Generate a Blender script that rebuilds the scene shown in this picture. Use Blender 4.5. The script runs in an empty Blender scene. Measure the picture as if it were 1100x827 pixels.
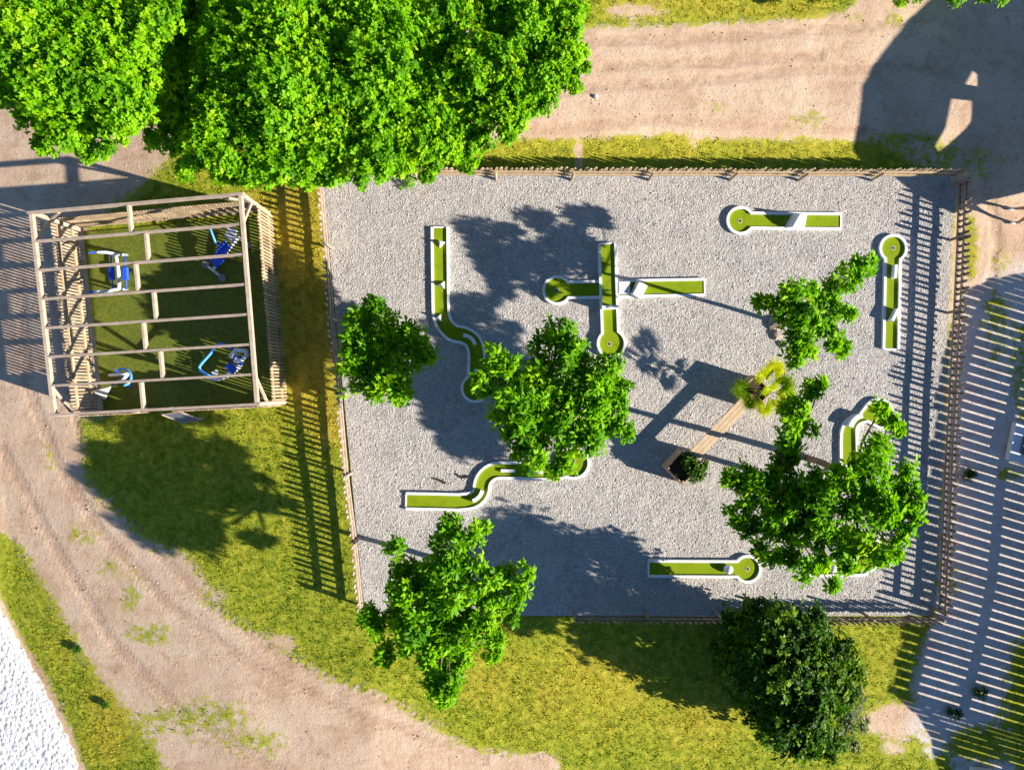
import bpy, bmesh, math, random
import numpy as np
from mathutils import Vector, Matrix
from mathutils.geometry import tessellate_polygon
random.seed(7); RNG = np.random.default_rng(11)
sc = bpy.context.scene; COL = sc.collection
R = math.radians
S = 0.032; H = 24.2; TANE = 0.458           # metres per photo pixel at ground, camera height, tan(sun elevation)
SUND = Vector((0.958, -0.287, 0)); SUND.normalize()

# ---------------------------------------------------------------- helpers
def sstep(a, b, x): 
    t = np.clip((x-a)/(b-a), 0, 1); return t*t*(3-2*t)
PADPX = [(346,188),(1026,188),(1003,661),(392,661)]
def gz(X, Y):
    """height of the soil round the gravel court: lower along its west and north fences"""
    X = np.asarray(X, float); Y = np.asarray(Y, float)
    px = X/S+550; py = 413.5-Y/S
    wline = 346+(py-188)*0.0973
    dw = (wline-px)*S; dn = (188-py)*S
    zw = -0.095*np.minimum(np.sqrt(np.maximum(dw,0)**2+.04)-.2, 13.0)*(dw>0) - .055*np.clip(np.sqrt(np.maximum(dw-4.5,0)**2+.5)-.7071, 0, 8.5)*(dw>4.5)
    zn = -0.22*sstep(0.0, .3, dn)*(1-sstep(.8, 1.9, dn))*(1-sstep(1030, 1080, px))*sstep(250, 340, px)
    return np.minimum(zw, zn) - 0.012
def P(px, py, z=0.0):
    k = S*(H-z)/H
    return Vector(((px-550)*k, (413.5-py)*k, z))
def PG(px, py, dz=0.0):
    z = 0.0
    for _ in range(4):
        p = P(px, py, z+dz); z = float(gz(p.x, p.y))
    return P(px, py, z+dz)

OFF = {}
def tag(o, label=None, cat=None, group=None, kind=None):
    if label: o['label'] = label
    if cat: o['category'] = cat
    if group: o['group'] = group
    if kind: o['kind'] = kind
    return o
def thing(name, label, cat, loc=(0,0,0), rz=0, group=None):
    o = bpy.data.objects.new(name, None); COL.objects.link(o)
    o.location = loc; o.rotation_euler = (0,0,rz); o.empty_display_size = .3
    OFF[o.name] = Vector(loc) if rz == 0 else Vector((0,0,0))
    return tag(o, label, cat, group)
def link(name, me, mat, parent=None):
    if mat and not me.materials: me.materials.append(mat)
    o = bpy.data.objects.new(name, me); COL.objects.link(o)
    if parent is not None:
        off = OFF.get(parent.name, Vector((0,0,0)))
        if off.length > 0: me.transform(Matrix.Translation(-off))
        o.parent = parent; OFF[o.name] = off
    return o
class MB:
    def __init__(s): s.v = []; s.f = []
    def add(s, vs, fs):
        n = len(s.v); s.v += [tuple(v) for v in vs]; s.f += [tuple(i+n for i in f) for f in fs]; return s
    def box(s, c, size, rz=0, M=None):
        x, y, z = size[0]/2, size[1]/2, size[2]/2
        vs = [Vector((a*x, b*y, d*z)) for d in (-1,1) for b in (-1,1) for a in (-1,1)]
        m = M if M else Matrix.Rotation(rz, 3, 'Z')
        vs = [m@v + Vector(c) for v in vs]
        return s.add(vs, [(0,2,3,1),(4,5,7,6),(0,1,5,4),(2,6,7,3),(0,4,6,2),(1,3,7,5)])
    def beam(s, a, b, w, h, up=(0,0,1)):
        a = Vector(a); b = Vector(b); d = (b-a); L = d.length; d.normalize()
        u = Vector(up)
        if abs(d.dot(u)) > .98: u = Vector((1,0,0))
        r = d.cross(u).normalized(); u = r.cross(d).normalized()
        M = Matrix((d, r, u)).transposed()
        return s.box((a+b)/2, (L, w, h), M=M)
    def tube(s, pts, r, n=8, r1=None):
        pts = [Vector(p) for p in pts]; m = len(pts); rings = []
        up = Vector((0.13,0.31,1)).normalized()
        for i, p in enumerate(pts):
            d = (pts[min(i+1,m-1)]-pts[max(i-1,0)]).normalized()
            if abs(d.dot(up)) > .97: x = d.cross(Vector((1,0,0))).normalized()
            else: x = d.cross(up).normalized()
            y = d.cross(x)
            rr = r if r1 is None else r+(r1-r)*i/(m-1)
            rings.append([p+(x*math.cos(2*math.pi*k/n)+y*math.sin(2*math.pi*k/n))*rr for k in range(n)])
        vs = [v for g in rings for v in g]; fs = []
        for i in range(m-1):
            for k in range(n):
                a=i*n+k; b=i*n+(k+1)%n; fs.append((a,b,b+n,a+n))
        fs.append(tuple(range(n-1,-1,-1))); fs.append(tuple((m-1)*n+k for k in range(n)))
        return s.add(vs, fs)
    def prism(s, poly, z0, z1):
        n = len(poly)
        vs = [(p[0],p[1],z0) for p in poly]+[(p[0],p[1],z1) for p in poly]
        return s.add(vs, [tuple(range(n-1,-1,-1)), tuple(range(n,2*n))]+[(i,(i+1)%n,n+(i+1)%n,n+i) for i in range(n)])
    def disc(s, c, r, h, n=20):
        return s.prism([(c[0]+r*math.cos(2*math.pi*k/n), c[1]+r*math.sin(2*math.pi*k/n)) for k in range(n)], c[2], c[2]+h)
    def dome(s, c, r, rz=None, n=14, m=6):
        rz = rz or r; vs=[]; fs=[]
        for j in range(m):
            a = (math.pi/2)*j/m
            for k in range(n):
                t=2*math.pi*k/n; vs.append((c[0]+r*math.cos(a)*math.cos(t), c[1]+r*math.cos(a)*math.sin(t), c[2]+rz*math.sin(a)))
        vs.append((c[0],c[1],c[2]+rz))
        for j in range(m-1):
            for k in range(n): fs.append((j*n+k, j*n+(k+1)%n, (j+1)*n+(k+1)%n, (j+1)*n+k))
        for k in range(n): fs.append(((m-1)*n+k, (m-1)*n+(k+1)%n, m*n))
        return s.add(vs, fs)
    def build(s, name, mat, parent=None, bevel=0, smooth=False):
        me = bpy.data.meshes.new(name); me.from_pydata(s.v, [], s.f)
        bm = bmesh.new(); bm.from_mesh(me); bmesh.ops.recalc_face_normals(bm, faces=bm.faces[:])
        if bevel: bmesh.ops.bevel(bm, geom=bm.edges[:], offset=bevel, segments=1, affect='EDGES', clamp_overlap=True)
        bm.to_mesh(me); bm.free()
        if smooth: me.polygons.foreach_set('use_smooth', [True]*len(me.polygons))
        return link(name, me, mat, parent)

# ---------------------------------------------------------------- materials
def newmat(name):
    m = bpy.data.materials.new(name); m.use_nodes = True
    nt = m.node_tree; b = nt.nodes['Principled BSDF']; b.inputs['Roughness'].default_value = .8
    return m, nt, b
def N(nt, t, **kw):
    n = nt.nodes.new(t)
    for k, v in kw.items():
        if k in n.inputs: n.inputs[k].default_value = v
        else: setattr(n, k, v)
    return n
def noise(nt, scale, detail=4, rough=.6, vec=None, dist=0):
    n = N(nt, 'ShaderNodeTexNoise', Scale=scale, Detail=detail, Roughness=rough, Distortion=dist)
    if vec is not None: nt.links.new(vec, n.inputs['Vector'])
    return n.outputs['Fac']
def ramp(nt, fac, stops):
    r = nt.nodes.new('ShaderNodeValToRGB'); nt.links.new(fac, r.inputs['Fac'])
    e = r.color_ramp.elements
    while len(e) < len(stops): e.new(.5)
    for el, (p, c) in zip(e, stops): el.position = p; el.color = (*c, 1) if len(c)==3 else c
    return r.outputs['Color']
def mixc(nt, fac, a, b, mode='MIX'):
    m = nt.nodes.new('ShaderNodeMix'); m.data_type = 'RGBA'; m.blend_type = mode
    for sock, v in ((m.inputs[0],fac),(m.inputs[6],a),(m.inputs[7],b)):
        if hasattr(v, 'links'): nt.links.new(v, sock)
        else: sock.default_value = v if not isinstance(v, tuple) else (*v, 1)
    return m.outputs[2]
def math_(nt, op, a, b=0.0, c=None):
    m = nt.nodes.new('ShaderNodeMath'); m.operation = op
    for sock, v in zip(m.inputs, (a, b) if c is None else (a, b, c)):
        if hasattr(v, 'links'): nt.links.new(v, sock)
        else: sock.default_value = v
    return m.outputs[0]
def pos(nt): return nt.nodes.new('ShaderNodeNewGeometry').outputs['Position']
def bump(nt, b, h, strength=.5, dist=.02):
    n = N(nt, 'ShaderNodeBump', Strength=strength, Distance=dist); nt.links.new(h, n.inputs['Height'])
    nt.links.new(n.outputs['Normal'], b.inputs['Normal'])
def simple(name, c1, c2, scale=6, rough=.6, bs=.2, bd=.005, spec=.4, stretch=None):
    m, nt, b = newmat(name); v = pos(nt)
    if stretch:
        mp = N(nt, 'ShaderNodeMapping'); mp.inputs['Scale'].default_value = stretch; nt.links.new(v, mp.inputs['Vector']); v = mp.outputs['Vector']
    f = noise(nt, scale, 5, .65, v)
    col = ramp(nt, f, [(.3,c1),(.7,c2)])
    if 'wood' in name or 'timber' in name or 'plank' in name:
        ri = nt.nodes.new('ShaderNodeNewGeometry').outputs['Random Per Island']
        col = mixc(nt, 1.0, col, ramp(nt, ri, [(0,(.62,.60,.58)),(.5,(.95,.93,.90)),(1,(1.12,1.1,1.08))]), 'MULTIPLY')
    if 'border' in name or 'turf' in name:
        f2 = noise(nt, 1.6, 6, .7, v)
        col = mixc(nt, ramp(nt, f2, [(.52,(0,0,0)),(.72,(.5,.5,.5))]), col, tuple(x*.6 for x in c1))
    nt.links.new(col, b.inputs['Base Color'])
    b.inputs['Roughness'].default_value = rough; b.inputs['Specular IOR Level'].default_value = spec
    if bs: bump(nt, b, f, bs, bd)
    return m
def attr(nt, name): 
    return N(nt, 'ShaderNodeAttribute', attribute_name=name).outputs['Fac']

def mat_ground():
    m, nt, b = newmat('soil_and_lawn'); p = pos(nt)
    n1 = noise(nt, .55, 6, .65, p); n2 = noise(nt, 4.0, 6, .7, p); n3 = noise(nt, 22, 4, .75, p)
    sp = noise(nt, 9, 3, .8, p); n4 = noise(nt, 1.7, 5, .6, p, .6)
    dirt = ramp(nt, n1, [(.3,(.43,.30,.205)),(.5,(.53,.385,.275)),(.72,(.61,.46,.34))])
    dirt = mixc(nt, math_(nt,'MULTIPLY',ramp(nt,n4,[(.53,(0,0,0)),(.70,(1,1,1))]),.48), dirt, (.33,.195,.105))
    tk = math_(nt,'MULTIPLY', attr(nt,'track'), ramp(nt, n2, [(.38,(0,0,0)),(.6,(1,1,1))]))
    dirt = mixc(nt, math_(nt,'MULTIPLY', tk, .58), dirt, (.33,.205,.125))
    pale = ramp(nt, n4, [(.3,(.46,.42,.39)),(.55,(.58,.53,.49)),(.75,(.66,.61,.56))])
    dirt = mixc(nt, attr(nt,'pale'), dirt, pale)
    wv = N(nt,'ShaderNodeMapping'); wv.inputs['Scale'].default_value = (.35,1.6,1); wv.inputs['Rotation'].default_value = (0,0,.05); nt.links.new(p, wv.inputs['Vector'])
    st = noise(nt, 1.5, 5, .65, wv.outputs['Vector'], .4)
    dirt = mixc(nt, ramp(nt, st, [(.54,(0,0,0)),(.68,(.48,.48,.48))]), dirt, (.38,.25,.155))
    dirt = mixc(nt, .5, dirt, ramp(nt, n3, [(.3,(.40,.40,.42)),(.55,(.72,.72,.72))]), 'OVERLAY')
    dirt = mixc(nt, ramp(nt, sp, [(.60,(0,0,0)),(.70,(.75,.75,.75))]), dirt, (.25,.17,.12))
    dry = attr(nt, 'dry')
    g1 = ramp(nt, n2, [(.3,(.10,.16,.010)),(.5,(.26,.30,.02)),(.7,(.46,.42,.05))])
    g2 = ramp(nt, n2, [(.3,(.20,.165,.025)),(.5,(.42,.33,.035)),(.7,(.56,.44,.07))])
    gf = math_(nt,'ADD', dry, math_(nt,'MULTIPLY_ADD', n1, 1.2, -.6))
    gc = mixc(nt, ramp(nt, gf, [(.2,(0,0,0)),(.9,(1,1,1))]), g1, g2)
    gc = mixc(nt, .55, gc, ramp(nt, n3, [(.35,(.25,.25,.25)),(.62,(.75,.75,.75))]), 'OVERLAY')
    mk = math_(nt,'ADD', attr(nt,'grass'), math_(nt,'MULTIPLY', math_(nt,'SUBTRACT', n2, .5), 1.9))
    mk = math_(nt,'ADD', mk, math_(nt,'MULTIPLY', math_(nt,'SUBTRACT', n3, .5), 1.2))
    mk = math_(nt,'ADD', mk, math_(nt,'MULTIPLY', math_(nt,'SUBTRACT', n1, .5), .9))
    mk = ramp(nt, mk, [(.40,(0,0,0)),(.62,(1,1,1))])
    nt.links.new(mixc(nt, mk, dirt, gc), b.inputs['Base Color'])
    b.inputs['Roughness'].default_value = .95; b.inputs['Specular IOR Level'].default_value = .15
    h = math_(nt,'ADD', n2, math_(nt,'MULTIPLY', n3, .6))
    bump(nt, b, h, .55, .06)
    return m
def mat_gravel():
    m, nt, b = newmat('grey_gravel'); p = pos(nt)
    vo = N(nt, 'ShaderNodeTexVoronoi', Scale=19.0); nt.links.new(p, vo.inputs['Vector'])
    vo2 = N(nt, 'ShaderNodeTexVoronoi', Scale=36.0); nt.links.new(p, vo2.inputs['Vector'])
    n1 = noise(nt, .7, 5, .6, p); n2 = noise(nt, 11, 5, .75, p); n3 = noise(nt, 26, 3, .8, p)
    c = ramp(nt, n1, [(.3,(.40,.388,.375)),(.7,(.49,.47,.45))])
    cell = nt.nodes.new('ShaderNodeSeparateColor'); nt.links.new(vo2.outputs['Color'], cell.inputs[0])
    c = mixc(nt, .85, c, ramp(nt, cell.outputs[0], [(0,(.30,.30,.31)),(.5,(.5,.5,.5)),(.85,(.62,.60,.57)),(1,(.85,.83,.80))]), 'OVERLAY')
    c = mixc(nt, ramp(nt, n3, [(.57,(0,0,0)),(.70,(.8,.8,.8))]), c, (.13,.125,.12))
    n5 = noise(nt, 2.6, 5, .7, p, .3); n6 = noise(nt, .35, 4, .6, p)
    c = mixc(nt, ramp(nt, n5, [(.52,(0,0,0)),(.68,(.55,.55,.55))]), c, (.25,.225,.20))
    c = mixc(nt, ramp(nt, n6, [(.5,(0,0,0)),(.7,(.35,.35,.35))]), c, (.50,.43,.36))
    nt.links.new(c, b.inputs['Base Color'])
    n2 = math_(nt,'MULTIPLY_ADD', n5, 1.8, n2)
    h = math_(nt,'ADD', math_(nt,'MULTIPLY', vo.outputs['Distance'], -.5), math_(nt,'ADD', math_(nt,'MULTIPLY', vo2.outputs['Distance'], -.4), n2))
    bump(nt, b, h, .75, .06)
    b.inputs['Roughness'].default_value = .95; b.inputs['Specular IOR Level'].default_value = .2
    return m
def mat_white_gravel():
    m, nt, b = newmat('white_stones'); p = pos(nt)
    vo = N(nt, 'ShaderNodeTexVoronoi', Scale=6.5); nt.links.new(p, vo.inputs['Vector'])
    n2 = noise(nt, 6, 5, .7, p)
    nt.links.new(ramp(nt, n2, [(.3,(.66,.655,.65)),(.6,(.79,.78,.77))]), b.inputs['Base Color'])
    bump(nt, b, math_(nt,'ADD', math_(nt,'MULTIPLY', vo.outputs['Distance'], -.9), n2), .75, .12)
    return m
def mat_leaf(name, dark, mid, light, trans=.4):
    m, nt, b = newmat(name)
    t = attr(nt, 'tint')
    c = ramp(nt, t, [(0,dark),(.5,mid),(1,light)])
    nt.links.new(c, b.inputs['Base Color']); b.inputs['Roughness'].default_value = .5; b.inputs['Specular IOR Level'].default_value = .18
    tr = nt.nodes.new('ShaderNodeBsdfTranslucent'); nt.links.new(mixc(nt, 1.0, c, (1.0,1.0,.5), 'MULTIPLY'), tr.inputs['Color'])
    mx = nt.nodes.new('ShaderNodeMixShader'); mx.inputs[0].default_value = trans
    nt.links.new(b.outputs[0], mx.inputs[1]); nt.links.new(tr.outputs[0], mx.inputs[2])
    nt.links.new(mx.outputs[0], nt.nodes['Material Output'].inputs['Surface'])
    return m
M = {}
M['ground'] = mat_ground(); M['gravel'] = mat_gravel(); M['whitegravel'] = mat_white_gravel()
M['grass'] = mat_leaf('grass_blades', (.11,.24,.008), (.36,.42,.018), (.72,.57,.04), .42)
M['young'] = mat_leaf('young_tree_leaf', (.05,.20,.002), (.19,.48,.003), (.43,.68,.008), .5)
M['big'] = mat_leaf('big_tree_leaf', (.06,.22,.002), (.21,.52,.003), (.47,.70,.010), .5)
M['bush'] = mat_leaf('bush_leaf', (.012,.055,.003), (.05,.15,.005), (.27,.43,.012), .3)
M['palebush'] = mat_leaf('pale_shrub_leaf', (.09,.13,.06), (.15,.21,.10), (.24,.30,.17), .25)
M['palm'] = mat_leaf('palm_frond', (.06,.20,.006), (.36,.55,.01), (.76,.78,.012), .5)
M['weed'] = mat_leaf('weed_leaf', (.02,.07,.006), (.05,.14,.01), (.10,.22,.015), .3)
M['turf'] = simple('putting_turf', (.18,.26,.006), (.225,.305,.010), 40, .9, .3, .004, .1)
M['turf_s'] = simple('lawn_turf', (.085,.125,.022), (.20,.225,.030), 9, .95, .4, .01, .1)
M['white'] = simple('white_painted_border', (.72,.73,.74), (.82,.82,.81), 5, .55, .1, .003)
M['whitewood'] = simple('cream_board', (.66,.62,.55), (.76,.72,.66), 20, .6, .1, .003)
M['black'] = simple('black_hole', (.01,.01,.01), (.02,.02,.02), 10, .7, 0)
M['fence'] = simple('pale_fence_wood', (.36,.27,.17), (.54,.43,.30), 7, .8, .3, .004, .2, (1,1,.3))
M['fencegrey'] = simple('weathered_fence_wood', (.20,.15,.115), (.34,.265,.205), 7, .85, .3, .004, .2, (1,1,.3))
M['rosewood'] = simple('pink_grey_fence_wood', (.36,.27,.225), (.50,.39,.33), 7, .85, .3, .004, .2, (1,1,.3))
M['pergola'] = simple('pergola_timber', (.33,.26,.205), (.48,.395,.325), 5, .8, .3, .004, .2)
M['slat'] = simple('screen_slat_wood', (.36,.27,.17), (.52,.41,.28), 8, .8, .3, .004, .2)
M['planter'] = simple('planter_timber', (.34,.22,.13), (.50,.36,.23), 6, .75, .3, .004, .2)
M['bench'] = simple('bench_plank', (.46,.34,.22), (.58,.45,.31), 5, .7, .3, .004, .2, (1,1,1))
M['soil'] = simple('planter_soil', (.04,.028,.02), (.09,.06,.04), 14, .95, .5, .02, .1)
M['bark'] = simple('bark', (.10,.075,.05), (.22,.17,.12), 9, .9, .6, .02, .2, (1,1,.3))
M['blue'] = simple('blue_powder_coat', (.015,.08,.62), (.025,.11,.70), 5, .35, 0)
M['lightblue'] = simple('light_blue_tube', (.08,.34,.85), (.11,.40,.88), 5, .35, 0)
M['steelwhite'] = simple('white_powder_coat', (.66,.68,.72), (.78,.79,.81), 5, .35, 0)
M['greydisc'] = simple('grey_rubber', (.20,.22,.23), (.27,.29,.30), 9, .7, 0)
M['stone'] = simple('pale_stone', (.22,.18,.14), (.38,.32,.26), 5, .9, .6, .03, .2)
M['panel'] = simple('blue_grey_panel', (.07,.085,.12), (.12,.135,.17), 12, .5, 0)
M['plaster'] = simple('shelter_plaster', (.5,.46,.4), (.6,.55,.48), 3, .9, .3, .01)
M['skin'] = simple('skin', (.36,.20,.13), (.40,.23,.15), 8, .55, 0)
M['shirt'] = simple('shirt_cloth', (.06,.07,.10), (.09,.10,.13), 9, .9, 0)
M['shorts'] = simple('shorts_cloth', (.20,.05,.035), (.25,.07,.05), 9, .9, 0)
M['hair'] = simple('hair', (.03,.02,.012), (.05,.03,.02), 30, .6, 0)
M['twig'] = simple('dark_twig', (.03,.025,.02), (.06,.05,.04), 9, .9, 0)

# ---------------------------------------------------------------- ground masks (where grass grows, where it is dry)
def poly_sd(px, py, poly):
    """signed distance (positive inside) in photo pixels, vectorised"""
    d = np.full(px.shape, 1e9); ins = np.zeros(px.shape, bool)
    n = len(poly)
    for i in range(n):
        x0,y0 = poly[i]; x1,y1 = poly[(i+1)%n]
        ex,ey = x1-x0, y1-y0; t = np.clip(((px-x0)*ex+(py-y0)*ey)/(ex*ex+ey*ey+1e-9),0,1)
        d = np.minimum(d, np.hypot(px-x0-t*ex, py-y0-t*ey))
        c = ((y0>py) != (y1>py)) & (px < (x1-x0)*(py-y0)/(y1-y0+1e-12)+x0)
        ins ^= c
    return np.where(ins, d, -d)
def blob(cx, cy, rx, ry=None, n=12):
    ry = ry or rx
    return [(cx+rx*math.cos(2*math.pi*k/n), cy+ry*math.sin(2*math.pi*k/n)) for k in range(n)]
MAINPATH = [(-500,60),(150,70),(205,120),(185,165),(150,200),(105,232),(92,250),(114,440),(84,452),(92,520),(150,575),(200,598),(236,655),(325,715),(420,752),(500,800),(590,818),(640,1000),(260,1000),(165,800),(118,740),(80,690),(58,640),(20,585),(-30,545),(-500,500)]
NPATH = [(430,150),(500,150),(700,146),(850,150),(935,152),(1000,172),(1030,190),(1500,180),(1500,-60),(990,-60),(905,14),(815,24),(700,28),(630,30),(560,10),(430,40)]
EAST = [(1026,186),(1500,186),(1500,1000),(1090,1000),(1040,850),(1012,800),(990,760),(983,730),(990,700),(1004,662)]
PAINT = [(MAINPATH,0,19),(NPATH,0,11),(EAST,0,13),
 ([(-40,560),(0,636),(20,676),(45,720),(68,762),(84,800),(100,850),(88,850),(70,800),(40,735),(0,668),(-40,600)],.25,6),(blob(85,575,26,14),.42,14),(blob(120,610,22,14),.36,12),(blob(160,680,30,14),.5,14),(blob(205,770,60,26),.52,26),(blob(270,800,40,20),.46,20),(blob(140,640,18,26),.4,14),(blob(300,690,20,10),.36,10),
 (blob(230,640,18,12),.4,12),(blob(50,490,10,24),.36,10),
 (blob(1043,268,9,38),.8,9),(blob(1076,278,14,20),.5,10),(blob(1070,350,16,45),.55,14),(blob(1100,400,18,60),.6,16),(blob(1110,760,34,80),.95,20),(blob(1060,800,46,22),.8,14),(blob(1085,510,14,9),.6,8),(blob(1075,215,8,30),.3,10),(blob(1025,620,10,30),.35,10),
 (blob(1030,170,60,22),.5,14),(blob(970,150,40,12),.6,10),(blob(960,20,12,8),.5,6),(blob(920,18,14,6),.5,6),
 (blob(685,12,34,9),.2,10),(blob(966,775,42,19),.05,15),(blob(962,803,18,10),.3,8),(blob(1000,800,12,18),.3,8),(blob(985,740,8,10),.3,6),
 (blob(580,822,24,12),.05,8),(blob(622,165,5,20),.2,5),(blob(745,150,8,10),.25,6),(blob(865,130,26,12),.42,16),(blob(770,120,30,20),.3,20)]
DRY = [([(255,175),(346,185),(366,420),(372,470),(345,480),(300,420),(285,300)],.85,18),([(400,140),(940,146),(940,172),(400,180)],.45,8),([(640,-20),(900,-20),(890,20),(640,24)],.55,10),
 (blob(620,740,90,60),.55,40),(blob(760,770,60,40),.45,40),(blob(520,720,40,40),.45,30),(blob(940,710,36,40),.35,20),(blob(120,760,30,60),.6,20),(blob(60,690,20,50),.35,20),(blob(280,460,30,16),.4,16),(blob(260,580,60,30),.2,20),(blob(1060,270,40,40),.4,20)]
def masks(X, Y):
    k = H/(H-gz(X,Y)); px = X/S*k+550; py = 413.5-Y/S*k
    g = np.ones(px.shape)
    for poly, val, soft in PAINT:
        w = sstep(-soft, soft, poly_sd(px, py, poly)); g = g*(1-w)+val*w
    d = np.full(px.shape, .08)
    for poly, val, soft in DRY:
        w = sstep(-soft, soft, poly_sd(px, py, poly)); d = d*(1-w)+val*w
    return g, d

TRACKS = [[(20,300),(30,420),(62,500),(110,575),(180,650),(270,715),(380,765),(520,815)],[(60,300),(78,440),(105,520),(165,590),(225,650),(300,705),(420,760),(560,805)],[(0,480),(60,590),(120,690),(200,770),(300,830)],
 [(540,60),(640,44),(760,40),(900,30),(1000,20)],[(540,110),(640,92),(740,88),(860,74),(1000,72)],[(560,140),(700,128),(800,134),(930,140)],[(650,70),(760,66),(880,60)],[(1060,190),(1072,260),(1060,330)]]
def extra(X, Y):
    k = H/(H-gz(X,Y)); px = X/S*k+550; py = 413.5-Y/S*k
    tr = np.zeros(px.shape)
    for ln in TRACKS:
        for (x0,y0),(x1,y1) in zip(ln, ln[1:]):
            ex,ey = x1-x0, y1-y0; t = np.clip(((px-x0)*ex+(py-y0)*ey)/(ex*ex+ey*ey),0,1)
            tr = np.maximum(tr, 1-sstep(2.5, 8.5, np.hypot(px-x0-t*ex, py-y0-t*ey)))
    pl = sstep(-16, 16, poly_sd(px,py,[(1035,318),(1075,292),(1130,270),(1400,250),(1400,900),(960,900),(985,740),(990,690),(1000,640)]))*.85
    return tr, pl
def build_ground():
    fx = np.arange(-20.5, 20.51, .125); fy = np.arange(-16, 16.01, .125)
    far = np.array([1,2.5,5,9,15,25,45,80,150,300.])
    xs = np.concatenate([-20.5-far[::-1], fx, 20.5+far]); ys = np.concatenate([-16-far[::-1], fy, 16+far])
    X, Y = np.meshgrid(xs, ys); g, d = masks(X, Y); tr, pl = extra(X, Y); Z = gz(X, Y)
    inner = (np.abs(X)<20.6)&(np.abs(Y)<16.1)
    und = .007*np.sin(X*1.7+np.sin(Y*1.1))*np.sin(Y*1.4+np.sin(X*.9))+.004*np.sin(X*4.1+Y*2.3)*np.sin(Y*3.7-X*1.9)
    Z = Z + np.where(inner, und-.02-.025*tr*(g<.5), -.02)
    nx, ny = len(xs), len(ys)
    idx = np.arange(nx*ny).reshape(ny, nx)
    quads = np.stack([idx[:-1,:-1], idx[:-1,1:], idx[1:,1:], idx[1:,:-1]], -1).reshape(-1,4)
    gm = g.ravel()[quads].mean(1)
    V = np.stack([X.ravel(), Y.ravel(), Z.ravel()], -1)
    for name, sel in (('lawn', gm>=.5), ('dirt_path', gm<.5)):
        q = quads[sel]; used = np.unique(q); remap = np.zeros(len(V), int); remap[used] = np.arange(len(used))
        me = bpy.data.meshes.new(name); me.from_pydata(V[used].tolist(), [], remap[q].tolist())
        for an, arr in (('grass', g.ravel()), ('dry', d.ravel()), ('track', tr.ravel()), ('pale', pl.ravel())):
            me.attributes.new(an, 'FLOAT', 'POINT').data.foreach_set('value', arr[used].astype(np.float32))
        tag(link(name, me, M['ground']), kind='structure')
build_ground()

# gravel court: a thin raised slab
pad = [P(*p) for p in PADPX]
mb = MB(); mb.prism([(p.x,p.y) for p in pad], -.45, 0.0)
tag(mb.build('gravel_court', M['gravel']), kind='structure')
wg = [(-140,430),(-30,585),(0,652),(20,690),(45,735),(62,772),(76,800),(88,835),(110,900),(-300,900),(-300,430)]
wr = []
for (x0,y0),(x1,y1) in zip(wg, wg[1:]+wg[:1]):
    n = max(1, int(math.hypot(x1-x0,y1-y0)/4)) if max(x0,x1) > -40 and x0 > -200 and x1 > -200 else 1
    for i in range(n):
        j = 1.6 if n > 1 else 0
        wr.append((x0+(x1-x0)*i/n+random.uniform(-j,j), y0+(y1-y0)*i/n+random.uniform(-j,j)))
zw_ = min(float(gz(P(*p).x, P(*p).y)) for p in wg if p[0] > -200)
vs = [PG(*p) for p in wr]; mb = MB(); n = len(vs)
mb.add([(v.x,v.y,v.z+.05) for v in vs]+[(v.x,v.y,v.z-.4) for v in vs], [tuple(range(n))]+[(i,(i+1)%n,n+(i+1)%n,n+i) for i in range(n)])
tag(mb.build('white_stones', M['whitegravel']), kind='structure')

# ---------------------------------------------------------------- foliage
def leaf_mesh(name, pos_, nrm, mat, parent, L=(.13,.2), W=.45, k=6, spread=.8, tint=None, droop=.15):
    """rosettes of k folded leaf blades at each position"""
    n = len(pos_)
    pos_ = np.repeat(pos_, k, 0); nrm = np.repeat(nrm, k, 0); m = n*k
    nrm = nrm/np.linalg.norm(nrm, axis=1, keepdims=True)
    ref = np.where(np.abs(nrm[:,2:3])<.9, np.array([[0,0,1.]]), np.array([[1.,0,0]]))
    t1 = np.cross(nrm, ref); t1 /= np.linalg.norm(t1, axis=1, keepdims=True); t2 = np.cross(nrm, t1)
    a = np.tile(np.arange(k)*2*math.pi/k, n) + np.repeat(RNG.uniform(0,6.28,n), k) + RNG.normal(0,.35,m)
    el = RNG.uniform(-.05,.85,m)*spread
    d = (np.cos(a)[:,None]*t1+np.sin(a)[:,None]*t2)*np.cos(el)[:,None]+nrm*np.sin(el)[:,None]
    s = np.cross(d, nrm+RNG.normal(0,.35,(m,3))); s /= np.linalg.norm(s, axis=1, keepdims=True)+1e-9
    u = np.cross(s, d)
    ln = RNG.uniform(L[0],L[1],m)[:,None]; w = ln*W*RNG.uniform(.8,1.2,m)[:,None]*.5
    v0 = pos_+d*ln*.08; v2 = pos_+d*ln - u*ln*droop; mid = pos_+d*ln*.58
    v1 = mid+s*w+u*w*.35; v3 = mid-s*w+u*w*.35
    V = np.stack([v0,v1,v2,v3],1).reshape(-1,3)
    me = bpy.data.meshes.new(name)
    me.vertices.add(4*m); me.vertices.foreach_set('co', V.astype(np.float32).ravel())
    me.loops.add(4*m); me.loops.foreach_set('vertex_index', np.arange(4*m, dtype=np.int32))
    me.polygons.add(m); me.polygons.foreach_set('loop_start', np.arange(0,4*m,4, dtype=np.int32)); 
    me.update(calc_edges=True); me.validate()
    if tint is None: tint = np.clip(RNG.normal(.45,.2,n),0,1)
    tt = np.clip(np.repeat(np.repeat(tint,k)+RNG.normal(0,.07,m),4),0,1)
    me.attributes.new('tint','FLOAT','POINT').data.foreach_set('value', tt.astype(np.float32))
    return link(name, me, mat, parent)
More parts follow.
